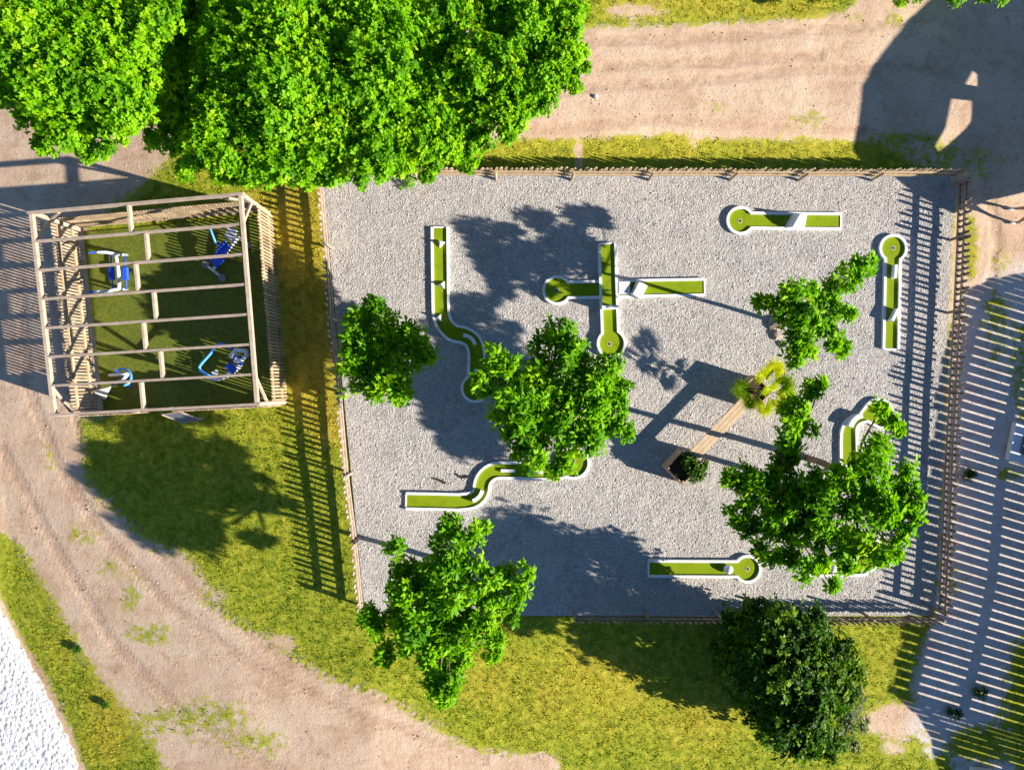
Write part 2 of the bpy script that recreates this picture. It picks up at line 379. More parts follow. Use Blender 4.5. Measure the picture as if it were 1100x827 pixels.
def lobe_points(c, r, n, flat=.75, sub=9):
    """leaf positions clumped on shoots inside one lobe"""
    cs = RNG.normal(0,1,(sub,3)); cs /= np.linalg.norm(cs,axis=1,keepdims=True)
    cs[:,2] = np.where(cs[:,2]<-.3, -cs[:,2]*.5, cs[:,2])
    cs *= r*RNG.uniform(.35,.95,(sub,1))
    j = RNG.integers(0,sub,n)
    p = cs[j] + RNG.normal(0,1,(n,3))*r*.20
    p[:,2] *= flat
    nr = p/ (np.linalg.norm(p,axis=1,keepdims=True)+1e-6) + np.array([0.80,-.24,.62]) + RNG.normal(0,.35,(n,3))
    ct = RNG.normal(0,.18,sub)
    return p+np.array(c), nr, ct[j]
def tree(name, label, cat, base, lobes, mat, zc, dens=1.0, L=(.17,.29), trunk_r=.09, group=None, zspread=.5, k=6, flat=.75, W=.38, under=.0, sub=9):
    b = PG(*base); t = thing(name, label, cat, b, 0, group)
    P3 = []; N3 = []; T3 = []
    cs = []
    for lb in lobes:
        px, py, r = lb[:3]; z = zc + (lb[3] if len(lb)>3 else random.uniform(-zspread,zspread))
        c = P(px,py,z); rr = r*S*(H-z)/H*1.02; cs.append((c, rr))
        if mat is M['big'] and r > 20 and lobes.index(lb)%3 == 0:
            a, nn, ti = lobe_points(c-Vector((0,0,rr*.9)), rr*.8, int(dens*18*(rr/.5)**2), .8, sub); P3.append(a); N3.append(nn); T3.append(ti)
        n = int(dens*32*(rr/.5)**2*1.25)+14
        a, nn, ti = lobe_points(c, rr, n, flat, sub); P3.append(a); N3.append(nn); T3.append(ti)
    cen = sum((c for c,_ in cs), Vector())/len(cs)
    mb = MB()
    top = Vector((b.x*.7+cen.x*.3, b.y*.7+cen.y*.3, zc*.62))
    mb.tube([b-Vector((0,0,.25)), b.lerp(top,.35)+Vector((.03,.02,0)), b.lerp(top,.7), top], trunk_r, 9, trunk_r*.7)
    hub = Vector((cen.x, cen.y, zc*.86)); mb.tube([top, top.lerp(hub,.5)+Vector((.04,-.05,0)), hub], trunk_r*.7, 8, trunk_r*.45)
    for i,(c,rr) in enumerate(cs):
        st = hub if i%2 else top.lerp(hub,.5)
        md = st.lerp(c,.5)+Vector((random.uniform(-.15,.15),random.uniform(-.15,.15),-.12))
        mb.tube([st, md, c, c+(c-md)*.12], trunk_r*.34, 6, trunk_r*.09)
    mb.build('trunk', M['bark'], t, smooth=True)
    P3 = np.concatenate(P3); N3 = np.concatenate(N3); T3 = np.concatenate(T3)
    tint = np.clip(.45+T3+RNG.normal(0,.12,len(P3)),0,1)
    leaf_mesh('crown', P3, N3, mat, t, L, W, k, tint=tint)
    return t

YG = 'young trees in and beside the gravel court'
tree('young_tree','rounded young green tree at the left fence of the gravel court','tree',(424,382),
  [(405,345,24),(385,350,18),(435,352,16),(440,375,24),(380,375,20),(410,375,30),(382,400,20),(425,405,26),(405,412,20),(455,378,12),(398,392,24),(432,425,10)],M['young'],2.6,1.25,group=YG)
tree('young_tree','wide leafy tree in the middle of the gravel court overhanging two putting lanes','tree',(596,432),
  [(600,358,18),(590,375,20),(618,372,14),(538,388,16),(550,412,17),(564,432,28),(575,405,24),(610,410,32),(650,398,20),(638,420,26),(640,445,34),(665,462,14),(660,440,16),(590,470,32),(600,500,16),(544,440,15),(620,478,24),(548,460,15),(575,495,14),(668,420,10),(568,472,22),(625,390,16),(600,440,34),(524,404,8),(528,392,7),(516,410,8),(520,420,6),(535,384,9),(530,398,9)],M['young'],4.2,1.15,trunk_r=.1,group=YG)
tree('young_tree','sparse tree with spreading leafy arms beside pale stones in the right of the court','tree',(833,346),
  [(822,325,9),(835,330,11),(850,312,11),(848,335,14),(862,335,17),(858,365,15),(855,385,10),(875,350,14),(884,355,14),(893,335,15),(896,312,14),(880,318,12),(910,300,13),(922,287,12),(935,284,9),(905,374,9),(895,368,6),(912,338,7),(868,310,8),(866,378,9)],M['young'],3.9,1.5,trunk_r=.08,group=YG)
tree('young_tree','ragged tree growing half over the bottom left fence end and the lawn','tree',(492,607),
  [(485,564,11),(500,578,17),(517,569,9),(475,583,12),(428,589,10),(434,608,16),(440,628,15),(460,618,18),(482,608,18),(505,610,17),(525,622,14),(540,618,13),(563,618,10),(555,635,11),(478,641,22),(514,648,21),(546,656,13),(428,655,19),(406,676,14),(412,702,12),(447,674,21),(476,676,22),(458,705,13),(470,726,12),(480,748,10),(486,730,9),(528,702,10),(505,679,15),(532,685,9),(398,660,10),(470,655,24),(495,630,22),(455,640,22),(520,672,16),(465,692,18),(480,714,15),(494,702,14),(430,635,15),(540,640,13),(472,735,11),(484,742,9),(440,690,14)],M['young'],4.1,1.25,trunk_r=.1,group=YG)
tree('young_tree','dark green tree just right of the plank bench, its arms reaching up to the palm','tree',(800,503),
  [(872,420,11),(882,412,6),(857,438,14),(848,455,14),(862,462,13),(846,476,14),(840,500,13),(830,520,14),(794,512,14),(782,512,8),(812,535,20),(795,552,12),(800,565,12),(836,545,18),(850,520,14),(838,570,22),(822,592,14),(850,600,17),(870,580,16),(868,615,12),(892,627,9),(880,605,12),(860,550,20),(868,525,20),(874,558,20),(845,488,15),(822,560,18),(832,540,20),(812,515,14),(848,440,12)],M['young'],4.4,1.2,trunk_r=.1,group=YG,zspread=.4,flat=.6)
tree('young_tree','largest leafy tree in the court, near the right picket fence over the curved lane','tree',(868,492),
  [(946,440,7),(957,452,8),(964,462,6),(940,480,13),(921,497,14),(903,515,17),(944,496,22),(965,515,18),(966,535,22),(925,530,30),(895,538,24),(958,572,18),(925,578,26),(980,556,10),(902,585,19),(885,565,18),(985,538,7),(940,550,26),(945,600,8),(912,608,10),(960,590,10),(880,520,16)],M['young'],5.2,1.15,trunk_r=.12,group=YG,zspread=.4,flat=.6)
BG = 'big trees along the top left'
tree('broadleaf_tree','big broad tree in the top left corner with gaps of bare earth below it','tree',(160,120),
  [(40,30,45),(110,35,45),(60,85,42),(120,95,38),(155,40,34),(85,130,24),(130,135,20),(60,140,15),(165,150,9),(10,70,42),(-35,30,50),(95,160,13),(40,120,22),(130,-20,50),(40,-40,60),(150,90,30),(30,108,20),(170,20,28),(48,155,12),(75,60,40),(20,20,40),(195,40,34,-1.2),(200,80,34,-1.4),(205,120,28,-1.5),(190,10,36,-1.),(185,145,18,-1.5),(215,20,30,-1.2),(165,110,24,-.9),(100,120,34),(140,120,26),(70,145,16),(110,160,13),(160,65,26),(0,100,20)],M['big'],6.2,4.2,(.085,.145),.22,BG,.45,sub=24,W=.62,k=7,flat=.55)
tree('broadleaf_tree','broadest of the big trees, its crown touching the top left corner of the picket fence','tree',(330,130),
  [(300,40,50),(262,80,44),(340,95,48),(300,135,42),(250,130,34),(370,50,44),(400,95,38),(330,165,22),(375,150,28),(232,160,20),(285,175,18),(200,182,11),(262,25,42),(405,130,32),(370,182,12),(320,-30,60),(400,-20,50),(240,180,12),(215,100,14),(300,90,44),(330,185,10),(250,-10,40),(265,180,13),(355,178,12),(218,150,16),(280,110,46),(320,120,46),(350,150,34),(300,170,26),(240,175,20),(355,185,16),(330,190,13),(290,190,14),(260,190,12),(405,165,24),(425,178,14),(410,60,40),(370,110,40),(225,170,15),(205,165,12),(300,0,50),(228,120,18),(390,185,14),(345,185,14),(315,190,12),(275,190,13),(240,185,13),(350,192,9),(250,60,40),(240,110,32),(220,150,22),(400,150,28),(395,40,40)],M['big'],6.4,4.2,(.085,.145),.26,BG,.5,sub=24,W=.62,k=7,flat=.55)
tree('broadleaf_tree','big tree at the top middle overhanging the dirt path','tree',(490,120),
  [(540,30,45),(580,55,36),(500,105,34),(470,135,28),(550,95,32),(600,40,26),(612,75,14),(445,165,16),(515,145,18),(555,128,14),(480,20,32),(540,-30,50),(628,72,7),(445,100,24),(590,95,16),(432,140,22),(470,175,10),(575,15,34),(615,20,20),(440,30,26),(538,120,22),(560,60,40),(520,70,40),(490,90,36),(585,85,24),(605,60,20),(500,160,18),(480,155,20),(455,150,24),(460,180,12),(570,110,20),(460,130,26),(600,10,28),(545,145,10),(452,40,32,-.8),(440,75,30,-.8),(450,100,26,-1),(480,60,32,-.3),(470,10,34,-.5),(620,55,14),(618,92,9),(500,178,9),(430,165,16),(410,185,10),(460,190,8)],M['big'],6.0,4.0,(.085,.145),.22,BG,.45,sub=24,W=.62,k=7,flat=.55)
tree('broadleaf_tree','tree at the top right edge showing only a few leaves over the shadowed path','tree',(985,-16),
  [(970,1,7),(983,-4,9),(1025,-4,11),(1055,-2,7),(1074,0,7),(1000,-25,22),(1045,-30,26),(1015,-45,30)],M['big'],2.2,1.3,(.12,.19),.15)

# dense shrub below the court
tree('dense_bush','tall dark dense bush below the bottom fence casting a wide shadow','bush',(818,690),
  [(850,690,34,.3),(868,745,36,.6),(835,735,34,.2),(880,720,26,.3),(820,690,30,.2),(812,720,30,.0),(800,690,24,-.7),(803,730,26,-.6),(800,715,20,-1.8),(840,770,26,-1.0),(880,785,26,-.4),(890,800,15,-.6),(845,660,22,-.7),(820,660,20,-1.4),(875,675,22,-.6),(900,700,20,-.5),(912,720,15,-1.),(815,760,22,-1.9),(895,745,24,-.2),(790,665,18,-2.2),(785,710,18,-2.4),(830,785,18,-2.0),(850,730,34,.7),(848,790,22,.5),(858,775,24,.5),(860,800,16,.6),(812,690,28,-2.4),(820,715,30,-2.6),(838,742,26,-2.3),(800,705,26,-2.8),(800,680,26,-2.5),(789,700,20,-2.9),(806,738,24,-2.6),(826,762,22,-2.4),(842,777,18,-2.3),(786,680,18,-2.8),(795,722,20,-3.0),(815,750,18,-3.0),(838,778,15,.3),(868,790,18,.4),(842,770,16,.7)],M['bush'],3.2,3.2,(.10,.16),.14,sub=18,k=7,flat=.9,W=.6)
tree('pale_shrub','grey green shrub at the lower right side of the dark bush','shrub',(880,735),
  [(905,765,18),(918,758,14),(925,775,11),(908,785,14),(922,745,10),(900,750,12),(915,800,10)],M['palebush'],2.0,2.4,(.08,.13),.06,zspread=.25)

# ---------------------------------------------------------------- grass blades
def grass():
    n = 150000
    px = RNG.uniform(-30,1130,n); py = RNG.uniform(-25,855,n)
    X = (px-550)*S; Y = (413.5-py)*S
    k = H/(H-gz(X,Y)); px = X/S*k+550; py = 413.5-Y/S*k
    g, d = masks(X, Y)
    nz = .5+.28*np.sin(X*2.3+1.7*np.sin(Y*1.9))*np.sin(Y*2.6+1.3*np.sin(X*2.1))+.16*np.sin(X*6.1+Y*3.3)*np.sin(Y*7.7-X*2.9)
    keep = (RNG.uniform(0,1,n) < np.clip((g-.32)*1.5,0,1)*np.clip(.25+nz*.9,0,1)*.62)
    keep &= poly_sd(px,py,[(344,186),(1028,186),(1005,663),(390,663)])<0
    keep &= poly_sd(px,py,wg)<0
    keep &= poly_sd(px,py,[(92,252),(290,233),(304,430),(112,440)])<-2
    X, Y, d, nz = X[keep], Y[keep], d[keep], nz[keep]
    p = np.stack([X,Y,gz(X,Y)-.03],-1)
    nr = np.tile(np.array([[0,0,1.]]),(len(p),1))+RNG.normal(0,.15,(len(p),3))
    n2 = np.sin(X*.9+np.sin(Y*.7)*2)*np.sin(Y*1.1+np.sin(X*.8))
    tint = np.clip(.32+.55*d+.26*n2+RNG.normal(0,.15,len(p)),0,1)
    o = leaf_mesh('lawn_grass', p, nr, M['grass'], None, (.06,.12), .24, 4, 1.2, tint, .1)
    tag(o, 'short tufted grass of the lawns round the court', 'grass', kind='stuff')
grass()

# ---------------------------------------------------------------- picket fences of the court
def picket(mb, c, d, w, t, z0, z1, tip=.07, jit=0):
    """one pointed picket centred at c, running along d"""
    nrm = Vector((-d.y, d.x, 0)); a = d*(w/2); lean = Vector((random.uniform(-jit,jit), random.uniform(-jit,jit), 0))
    vs = []
    for sgn in (-1,1):
        o = nrm*(t/2*sgn)
        for q,z in ((-a,z0),(a,z0),(a,z1-tip),(Vector(),z1),(-a,z1-tip)):
            v = c+o+q+lean*(z/z1); vs.append((v.x,v.y,z+c.z))
    mb.add(vs, [(0,1,2,3,4),(9,8,7,6,5)]+[(i,(i+1)%5,5+(i+1)%5,5+i) for i in range(5)])
FG = 'picket fence sides round the gravel court'
def fence(label, posts_px, out, mat, pmat, z0=.22, z1=.93, rz=(.29,.62), step=.208, pw=.088):
    ps = [P(*p) for p in posts_px]
    t = thing('picket_fence', label, 'fence', (ps[0]+ps[-1])/2, 0, FG)
    out = Vector(out)
    pk = MB()
    d = (ps[-1]-ps[0]).normalized(); L = (ps[-1]-ps[0]).length
    n = int(L/step)
    def at(s):
        acc = 0
        for a,b in zip(ps,ps[1:]):
            l = (b-a).length
            if s <= acc+l+1e-6: return a.lerp(b,(s-acc)/l), (b-a).normalized()
            acc += l
        return ps[-1], d
    for i in range(n+1):
        c, dd = at(min(i*step+.05+random.uniform(-.018,.018), L)); h = random.uniform(-.05,.04)
        if random.random() < .04: h -= random.uniform(.08,.2)
        picket(pk, c+out*.125, dd, pw+random.uniform(-.016,.016), .026, z0+random.uniform(-.035,.035), z1+h, .06, .03)
    pk.build('pickets', mat, t)
    for a,b in zip(ps,ps[1:]):
        for z in rz:
            r = MB(); r.beam(a+out*.085+Vector((0,0,z+random.uniform(-.015,.015))), b+out*.085+Vector((0,0,z+random.uniform(-.015,.015))), .045, .10)
            r.build('rail', mat, t)
    for p in ps:
        q = MB(); q.tube([p-Vector((0,0,.4)), p+Vector((random.uniform(-.02,.02),0,z1-.04))], .05, 9, .045)
        q.build('post', pmat, t, smooth=False)
    return t
fence('pale wood picket fence along the top side of the gravel court, lit by the sun', [(352,193),(449,193),(533,193),(614,193.5),(697,193.5),(784,193.5),(858,194),(936,194),(1022,194)], (0,1,0), M['fence'], M['fence'], step=.165, pw=.118)
fence('pinkish picket fence along the left side of the gravel court beside the lawn', [(351,200),(357,267),(363,345),(371,423),(378,508),(387,577),(394,652)], (-1,-.0,0), M['rosewood'], M['rosewood'])
fence('weathered picket fence along the right side of the court casting striped shadows on the gravel', [(1022.5,200),(1020.5,258),(1017,336),(1012.5,420),(1008.5,500),(1005,578),(1001,652)], (1,0,0), M['fencegrey'], M['fencegrey'])
fence('low picket fence along the bottom of the court beside the dark bush', [(616,656),(692,656),(768,656.5),(848,657),(925,657.5),(998,658)], (0,-1,0), M['fencegrey'], M['fencegrey'])

# ---------------------------------------------------------------- putting lanes
def arc(cx, cy, r, a0, a1, n=14):
    return [(cx+r*math.cos(R(a0+(a1-a0)*i/n)), cy+r*math.sin(R(a0+(a1-a0)*i/n))) for i in range(n+1)]
def ribbon(mb, pts, w, z0, z1, closed=False):
    pts = [Vector((p[0],p[1],0)) for p in pts]; n = len(pts); Lf=[]; Rt=[]
    for i,p in enumerate(pts):
        a = pts[i-1] if (i>0 or closed) else p; b = pts[(i+1)%n] if (i<n-1 or closed) else p
        d1 = (p-a).normalized() if (p-a).length>1e-6 else (b-p).normalized(); d2 = (b-p).normalized() if (b-p).length>1e-6 else d1
        nv = Vector((-(d1+d2).y,(d1+d2).x,0)); nv.normalize()
        cs = max(.5, nv.dot(Vector((-d1.y,d1.x,0)))); nv *= w/2/cs
        Lf.append(p+nv); Rt.append(p-nv)
    vs=[]; 
    for a,b in zip(Lf,Rt): vs += [(a.x,a.y,z0),(a.x,a.y,z1),(b.x,b.y,z1),(b.x,b.y,z0)]
    fs=[]; m = n if closed else n-1
    for i in range(m):
        j=(i+1)%n
        for k in range(4): fs.append((4*i+k,4*i+(k+1)%4,4*j+(k+1)%4,4*j+k))
    if not closed: fs += [(3,2,1,0),(4*n-4,4*n-3,4*n-2,4*n-1)]
    mb.add(vs, fs)
def smooth(pts, n=7):
    q = [Vector(p) for p in pts]; q = [q[0]*2-q[1]]+q+[q[-1]*2-q[-2]]; out=[]
    for i in range(1,len(q)-2):
        a,b,c,d = q[i-1:i+3]
        for k in range(n):
            t=k/n; out.append(tuple(.5*((2*b)+(c-a)*t+(2*a-5*b+4*c-d)*t*t+(3*b-a-3*c+d)*t**3)))
    return out+[tuple(q[-2])]
LG = 'putting lanes on the gravel court'
BW = .088; BH = .115; TZ = .05
def outline_from_center(cl, hw, circ=None):
    """left side out, round the end circle, right side back; photo-pixel coordinates"""
    c = [Vector((x,y)) for x,y in cl]; Lp=[]; Rp=[]
    for i,p in enumerate(c):
        d = (c[min(i+1,len(c)-1)]-c[max(i-1,0)]).normalized(); nv = Vector((-d.y,d.x))
        Lp.append(p+nv*hw); Rp.append(p-nv*hw)
    if not circ: return Lp + Rp[::-1]
    cc = Vector(circ[:2]); r = circ[2]
    def cut(side):
        out=[]
        for i,p in enumerate(side):
            if (p-cc).length < r:
                if out:
                    a=out[-1]; lo,hi=0.,1.
                    for _ in range(25):
                        m=(lo+hi)/2
                        if (a.lerp(p,m)-cc).length<r: hi=m
                        else: lo=m
                    out.append(a.lerp(p,hi))
                break
            out.append(p)
        return out
    Lp = cut(Lp); Rp = cut(Rp)
    a0 = math.atan2(*(Lp[-1]-cc).yx); a1 = math.atan2(*(Rp[-1]-cc).yx)
    # go the long way round
    dirn = -1
    da = (a1-a0)%(2*math.pi)
    if da < math.pi: da -= 2*math.pi
    n = 28
    mid = [cc+Vector((math.cos(a0+da*i/n), math.sin(a0+da*i/n)))*r for i in range(1,n)]
    return Lp + mid + Rp[::-1]
def lane(label, cl=None, hw=8, circ=None, out=None, cap=True, z=0.0, border_path=None, holes=(), capend=False):
    o = out or outline_from_center(cl, hw, circ)
    w = [P(p[0],p[1],z+.08) for p in o]
    c = sum(w, Vector())/len(w)
    t = thing('putting_lane', label, 'golf lane', (c.x,c.y,0), 0, LG)
    poly = [(p.x,p.y) for p in w]
    mb = MB()
    if out is None:
        c2 = [Vector(q) for q in cl]; st=[]
        for i,q in enumerate(c2):
            if circ and i>0 and (q-Vector(circ[:2])).length < circ[2]*.55: 
                break
            d_=(c2[min(i+1,len(c2)-1)]-c2[max(i-1,0)]).normalized(); nv=Vector((-d_.y,d_.x))
            st += [P(*(q+nv*hw),z+.08), P(*(q-nv*hw),z+.08)]
        if circ:
            q=c2[-1] if len(c2)<3 else Vector(circ[:2]); d_=(Vector(circ[:2])-c2[max(0,len(st)//2-1)]).normalized(); nv=Vector((-d_.y,d_.x))
            q=Vector(circ[:2])-d_*circ[2]*.3
            st += [P(*(q+nv*hw),z+.08), P(*(q-nv*hw),z+.08)]
        mb.add([(p.x,p.y,z+TZ) for p in st],[(2*i,2*i+2,2*i+3,2*i+1) for i in range(len(st)//2-1)])
        if circ:
            q=P(circ[0],circ[1],z+.08); r_=circ[2]*S*.997
            mb.add([(q.x+r_*math.cos(k*math.pi/20),q.y+r_*math.sin(k*math.pi/20),z+TZ-.003) for k in range(40)],[tuple(range(40))])
    else:
        tr_ = tessellate_polygon([[Vector((x,y,0)) for x,y in poly]])
        mb.add([(x,y,z+TZ) for x,y in poly],[tuple(f_) for f_ in tr_])
    o_t = mb.build('turf', M['turf'], t)
    for p_ in o_t.data.polygons:
        if p_.normal.z < 0: p_.flip()
    mb = MB(); ribbon(mb, poly, BW, 0.0, z+BH, closed=False)
    mb.build('border', M['white'], t)
    if cap:
        mb = MB(); a=Vector((*poly[0],0)); b=Vector((*poly[-1],0)); e=(b-a).normalized()*(BW/2+.003)
        mb.beam(a+e+Vector((0,0,(z+TZ+.022)/2)), b-e+Vector((0,0,(z+TZ+.022)/2)), .05, z+TZ+.022)
        mb.build('end_board', M['white'], t)
    for hx,hy in holes:
        h = P(hx,hy,z+TZ); mb = MB(); mb.disc((h.x,h.y,z+TZ+.001), .055, .004, 14); mb.build('cup', M['black'], t)
        ring = MB(); ribbon(ring, [(h.x+.062*math.cos(k*.3927), h.y+.062*math.sin(k*.3927)) for k in range(16)], .014, z+TZ, z+TZ+.009, True)
        ring.build('cup_ring', M['whitewood'], t)
    return t
def tetra(t, px, py, s, hgt, turn=0):
    c = P(px,py,TZ); pts=[]
    for k in range(3):
        a = turn+2*math.pi*k/3; pts.append((c.x+s*math.cos(a), c.y+s*math.sin(a), TZ))
    MB().add(pts+[(c.x,c.y,TZ+hgt)], [(0,1,3),(1,2,3),(2,0,3),(2,1,0)]).build('pyramid_obstacle', M['white'], t)
def ball(t, px, py, r, name='dome_obstacle'):
    c = P(px,py,TZ+r); m = MB(); m.tube([Vector((c.x,c.y,TZ)),Vector((c.x,c.y,TZ+r*.6))], r*.75, 12); m.dome((c.x,c.y,TZ+r*.55), r, r*1.2); m.build(name, M['white'], t, smooth=False)
def rib(t, pts, w, h, name='curved_obstacle'):
    m = MB(); ribbon(m, [tuple(P(x,y,TZ+h).xy) for x,y in pts], w, TZ, TZ+h); m.build(name, M['white'], t)
def board(t, px, py, l, w, h, ang, tilt=0, name='board_obstacle', mat='white'):
    c = P(px,py,TZ+h/2); m = MB(); m.box((c.x,c.y,TZ+h/2+.004), (l,w,h), M=Matrix.Rotation(ang,3,'Z')@Matrix.Rotation(tilt,3,'X')); m.build(name, M[mat], t, bevel=.006)

# S shaped lane at upper left
cl = [(472.5,244),(472.8,275),(473.2,305)]+smooth([(473.4,325),(474.2,338),(478,349),(487,357.5),(499,360.5),(508,367),(511.8,379),(511.8,392),(510.8,417)])
t = lane('S shaped green lane at upper left with three white pyramids', cl, 8.4, (510.5,417,14.3), holes=[(511,420)])
tetra(t,474,261.5,.17,.30,.2); tetra(t,475,306.5,.17,.30,1.1); tetra(t,472,341.5,.17,.30,1.1)
rib(t,[(497.5+13*math.sin(R(a)), 373-13*math.cos(R(a))) for a in range(0,80,11)],.12,.16); ball(t,511.5,400,.12)
# straight crossing lane, north-south, carried over the other
t = lane('upright green lane bridging over the crosswise lane, with a white bar', [(652.5,261.5),(653.5,300),(655,340),(656,369)], 8.6, (657,369,14.5), z=.07, holes=[(654.5,369.5)])
board(t,654.5,330.5,.56,.10,.52,.03)
# crosswise lane
t = lane('crosswise green lane passing under the upright lane, with a round left end', [(757,308.5),(700,309.5),(640,311),(599,311.8)], 8.4, (598.5,311.8,14.6), holes=[(598,312)])
m = MB(); a=P(664,303,.08); b=P(676,316,.08)
m.add([(a.x,a.y,TZ),(b.x,a.y,TZ),(b.x,b.y,TZ),(a.x,b.y,TZ),(a.x,a.y,.20),(b.x,a.y,.24),(b.x,b.y,.24),(a.x,b.y,.20)],[(3,2,1,0),(4,5,6,7),(0,1,5,4),(1,2,6,5),(2,3,7,6),(3,0,4,7)]).build('ramp', M['white'], t)
board(t,686,311.5,.50,.34,.26,R(62),R(18),mat='whitewood')
# top right lane with the wedge
t = lane('top right green lane with a tall white wedge obstacle and a round left end', [(903.5,238),(860,237.6),(830,237.4),(795,236.8)], 8.0, (795.5,237,13.9), holes=[(795,237.5)])
A=[P(842,245.5,TZ),P(864,245.5,TZ),P(867,230.5,TZ),P(850,230.5,TZ)]; tp=[P(852,243.5,.34),P(859.5,230.8,.66)]
m=MB(); m.add([A[0],A[1],A[2],A[3],tp[0],tp[1]],[(3,2,1,0),(0,1,4),(1,2,5),(1,5,4),(2,3,5),(3,0,4,5)]); m.build('wedge_obstacle', M['white'], t)
# right lane
t = lane('upright green lane beside the right picket fence with two leaning white blocks', [(957,375),(957.7,340),(958.6,300),(959.2,268)], 8.0, (959.5,267,13.9), holes=[(959.5,266.5)])
board(t,960.5,292,.10,.46,.22,R(-4)); board(t,960,338.5,.11,.46,.24,R(-28))
# lower left S lane
cl = [(436,538),(470,538.6),(492,539.2),(503,538.2)]+[(503+14.5*math.sin(R(a)), 523.5+14.5*math.cos(R(a))) for a in range(20,81,15)]+[(537.5-20*math.cos(R(a)), 524-19*math.sin(R(a))) for a in range(5,91,12)]+[(560,505.5),(585,506.5),(600,506),(614,502)]
t = lane('S shaped green lane at lower left with a curved white block and two white strips', cl, 8.2, (616,497,16.5), holes=[(616,495)])
rib(t,[(503+15.5*math.sin(R(a)), 523.5+15.5*math.cos(R(a))) for a in range(18,80,12)],.13,.2)
rib(t,[(538,505.5),(553,506)],.10,.1,'strip_obstacle'); rib(t,[(568,507),(583,507.3)],.12,.1,'strip_obstacle')
# lower right lane
t = lane('green lane at lower right, half in shadow, with a white dome before its round end', [(697,610.5),(740,610.8),(780,611),(803,611)], 8.2, (803,611,13.8), holes=[(803,611)])
ball(t,783,612,.16)
# looping lane under the big tree
o = [(903.5,500),(903.2,475)]+arc(927,468,23.5,175,262,10)+arc(943.5,444.5,15.5,222,400,18)+[(945,459.5),(938,456),(932,452.5)]+arc(931,464,11,-95,-178,6)+[(920.5,482),(920.5,500)]
t = lane('curved green lane under the largest tree, bending round to a circular end', out=o, holes=[(944,445)])
rib(t,[(929-16*math.cos(R(a)), 466-20*math.sin(R(a))) for a in range(22,84,10)],.16,.24)
o = [(893,602.5),(915,602.5),(923,601)]+[(944,578)]+arc(921,593,24,-25,85,10)+[(893,617.5)]
o = [(868,602),(905,602),(918,600),(927,592),(927,580),(944.5,580),(944.5,592)]+[(922+22.5*math.cos(R(a)), 595+22.5*math.sin(R(a))) for a in range(10,91,10)]+[(900,617.8),(868,617.8)]
t = lane('green lane with a rounded right end, mostly hidden under the largest tree', out=o)
ball(t,895,611,.15)

# ---------------------------------------------------------------- planters, bench, palm
dirp = Vector((.694,.72,0)); nrp = Vector((-.72,.694,0)); ang = math.atan2(.72,.694)
def planter(cx, cy, label):
    c = P(cx,cy,.84); c.z = 0; t = thing('planter_box', label, 'planter', c, 0, 'timber planters at the two ends of the bench')
    sd = .80
    for k,(dv,nv) in enumerate(((dirp,nrp),(dirp,-nrp),(nrp,dirp),(nrp,-dirp))):
        w = sd if k<2 else sd-.085
        for j in range(4):
            m = MB(); q = c+nv*(sd/2-.02); z = .105+j*.21
            m.box((q.x,q.y,z), (w,.04,.20), math.atan2(dv.y,dv.x)); m.build('side_plank', M['planter'], t, bevel=.006)
    for a in (-1,1):
        for b_ in (-1,1):
            m = MB(); q = c+dirp*a*(sd/2-.075)+nrp*b_*(sd/2-.075); m.box((q.x,q.y,.43),(.07,.07,.86),ang); m.build('corner_post', M['planter'], t)
    m = MB(); m.box((c.x,c.y,.37),(sd-.09,sd-.09,.70),ang); m.build('soil', M['soil'], t)
    return c
c2 = planter(733.5,502.5,'timber planter box holding a low shrub at the lower end of the bench')
c1 = planter(812,421,'timber planter box holding the fan palm at the upper end of the bench')
t = thing('plank_bench','pale timber plank bench spanning between the two planter boxes','bench',((c1.x+c2.x)/2,(c1.y+c2.y)/2,0))
for j in range(3):
    m = MB(); off = nrp*(j-1)*.137; m.beam(c2+dirp*.403+off+Vector((0,0,.745)), c1-dirp*.403+off+Vector((0,0,.745)), .13, .05); m.build('plank', M['bench'], t, bevel=.006)
for f in (.12,.88):
    m = MB(); q = (c2+dirp*.5).lerp(c1-dirp*.5,f); m.beam(q-nrp*.2+Vector((0,0,.695)), q+nrp*.2+Vector((0,0,.695)), .06, .045); m.build('cross_bearer', M['bench'], t)
# shrub in the lower planter
t = thing('planter_shrub','low dark green shrub growing in the lower planter box','shrub',(c2.x,c2.y,.72))
a,nn,ti = [],[],[]
for q in ((743,498,12),(752,502,9),(745,509,9),(737,492,6)):
    p_ = P(q[0],q[1],.95); x,y,z_ = lobe_points(p_, q[2]*S, 130, .7); a.append(x); nn.append(y); ti.append(z_)
leaf_mesh('foliage', np.concatenate(a), np.concatenate(nn), M['bush'], t, (.08,.14), .4, 5)
m = MB()
for q in ((743,498),(752,502),(745,509)): m.tube([Vector((c2.x,c2.y,.70)), P(q[0],q[1],.98)], .018, 6, .008)
m.build('stem', M['bark'], t)
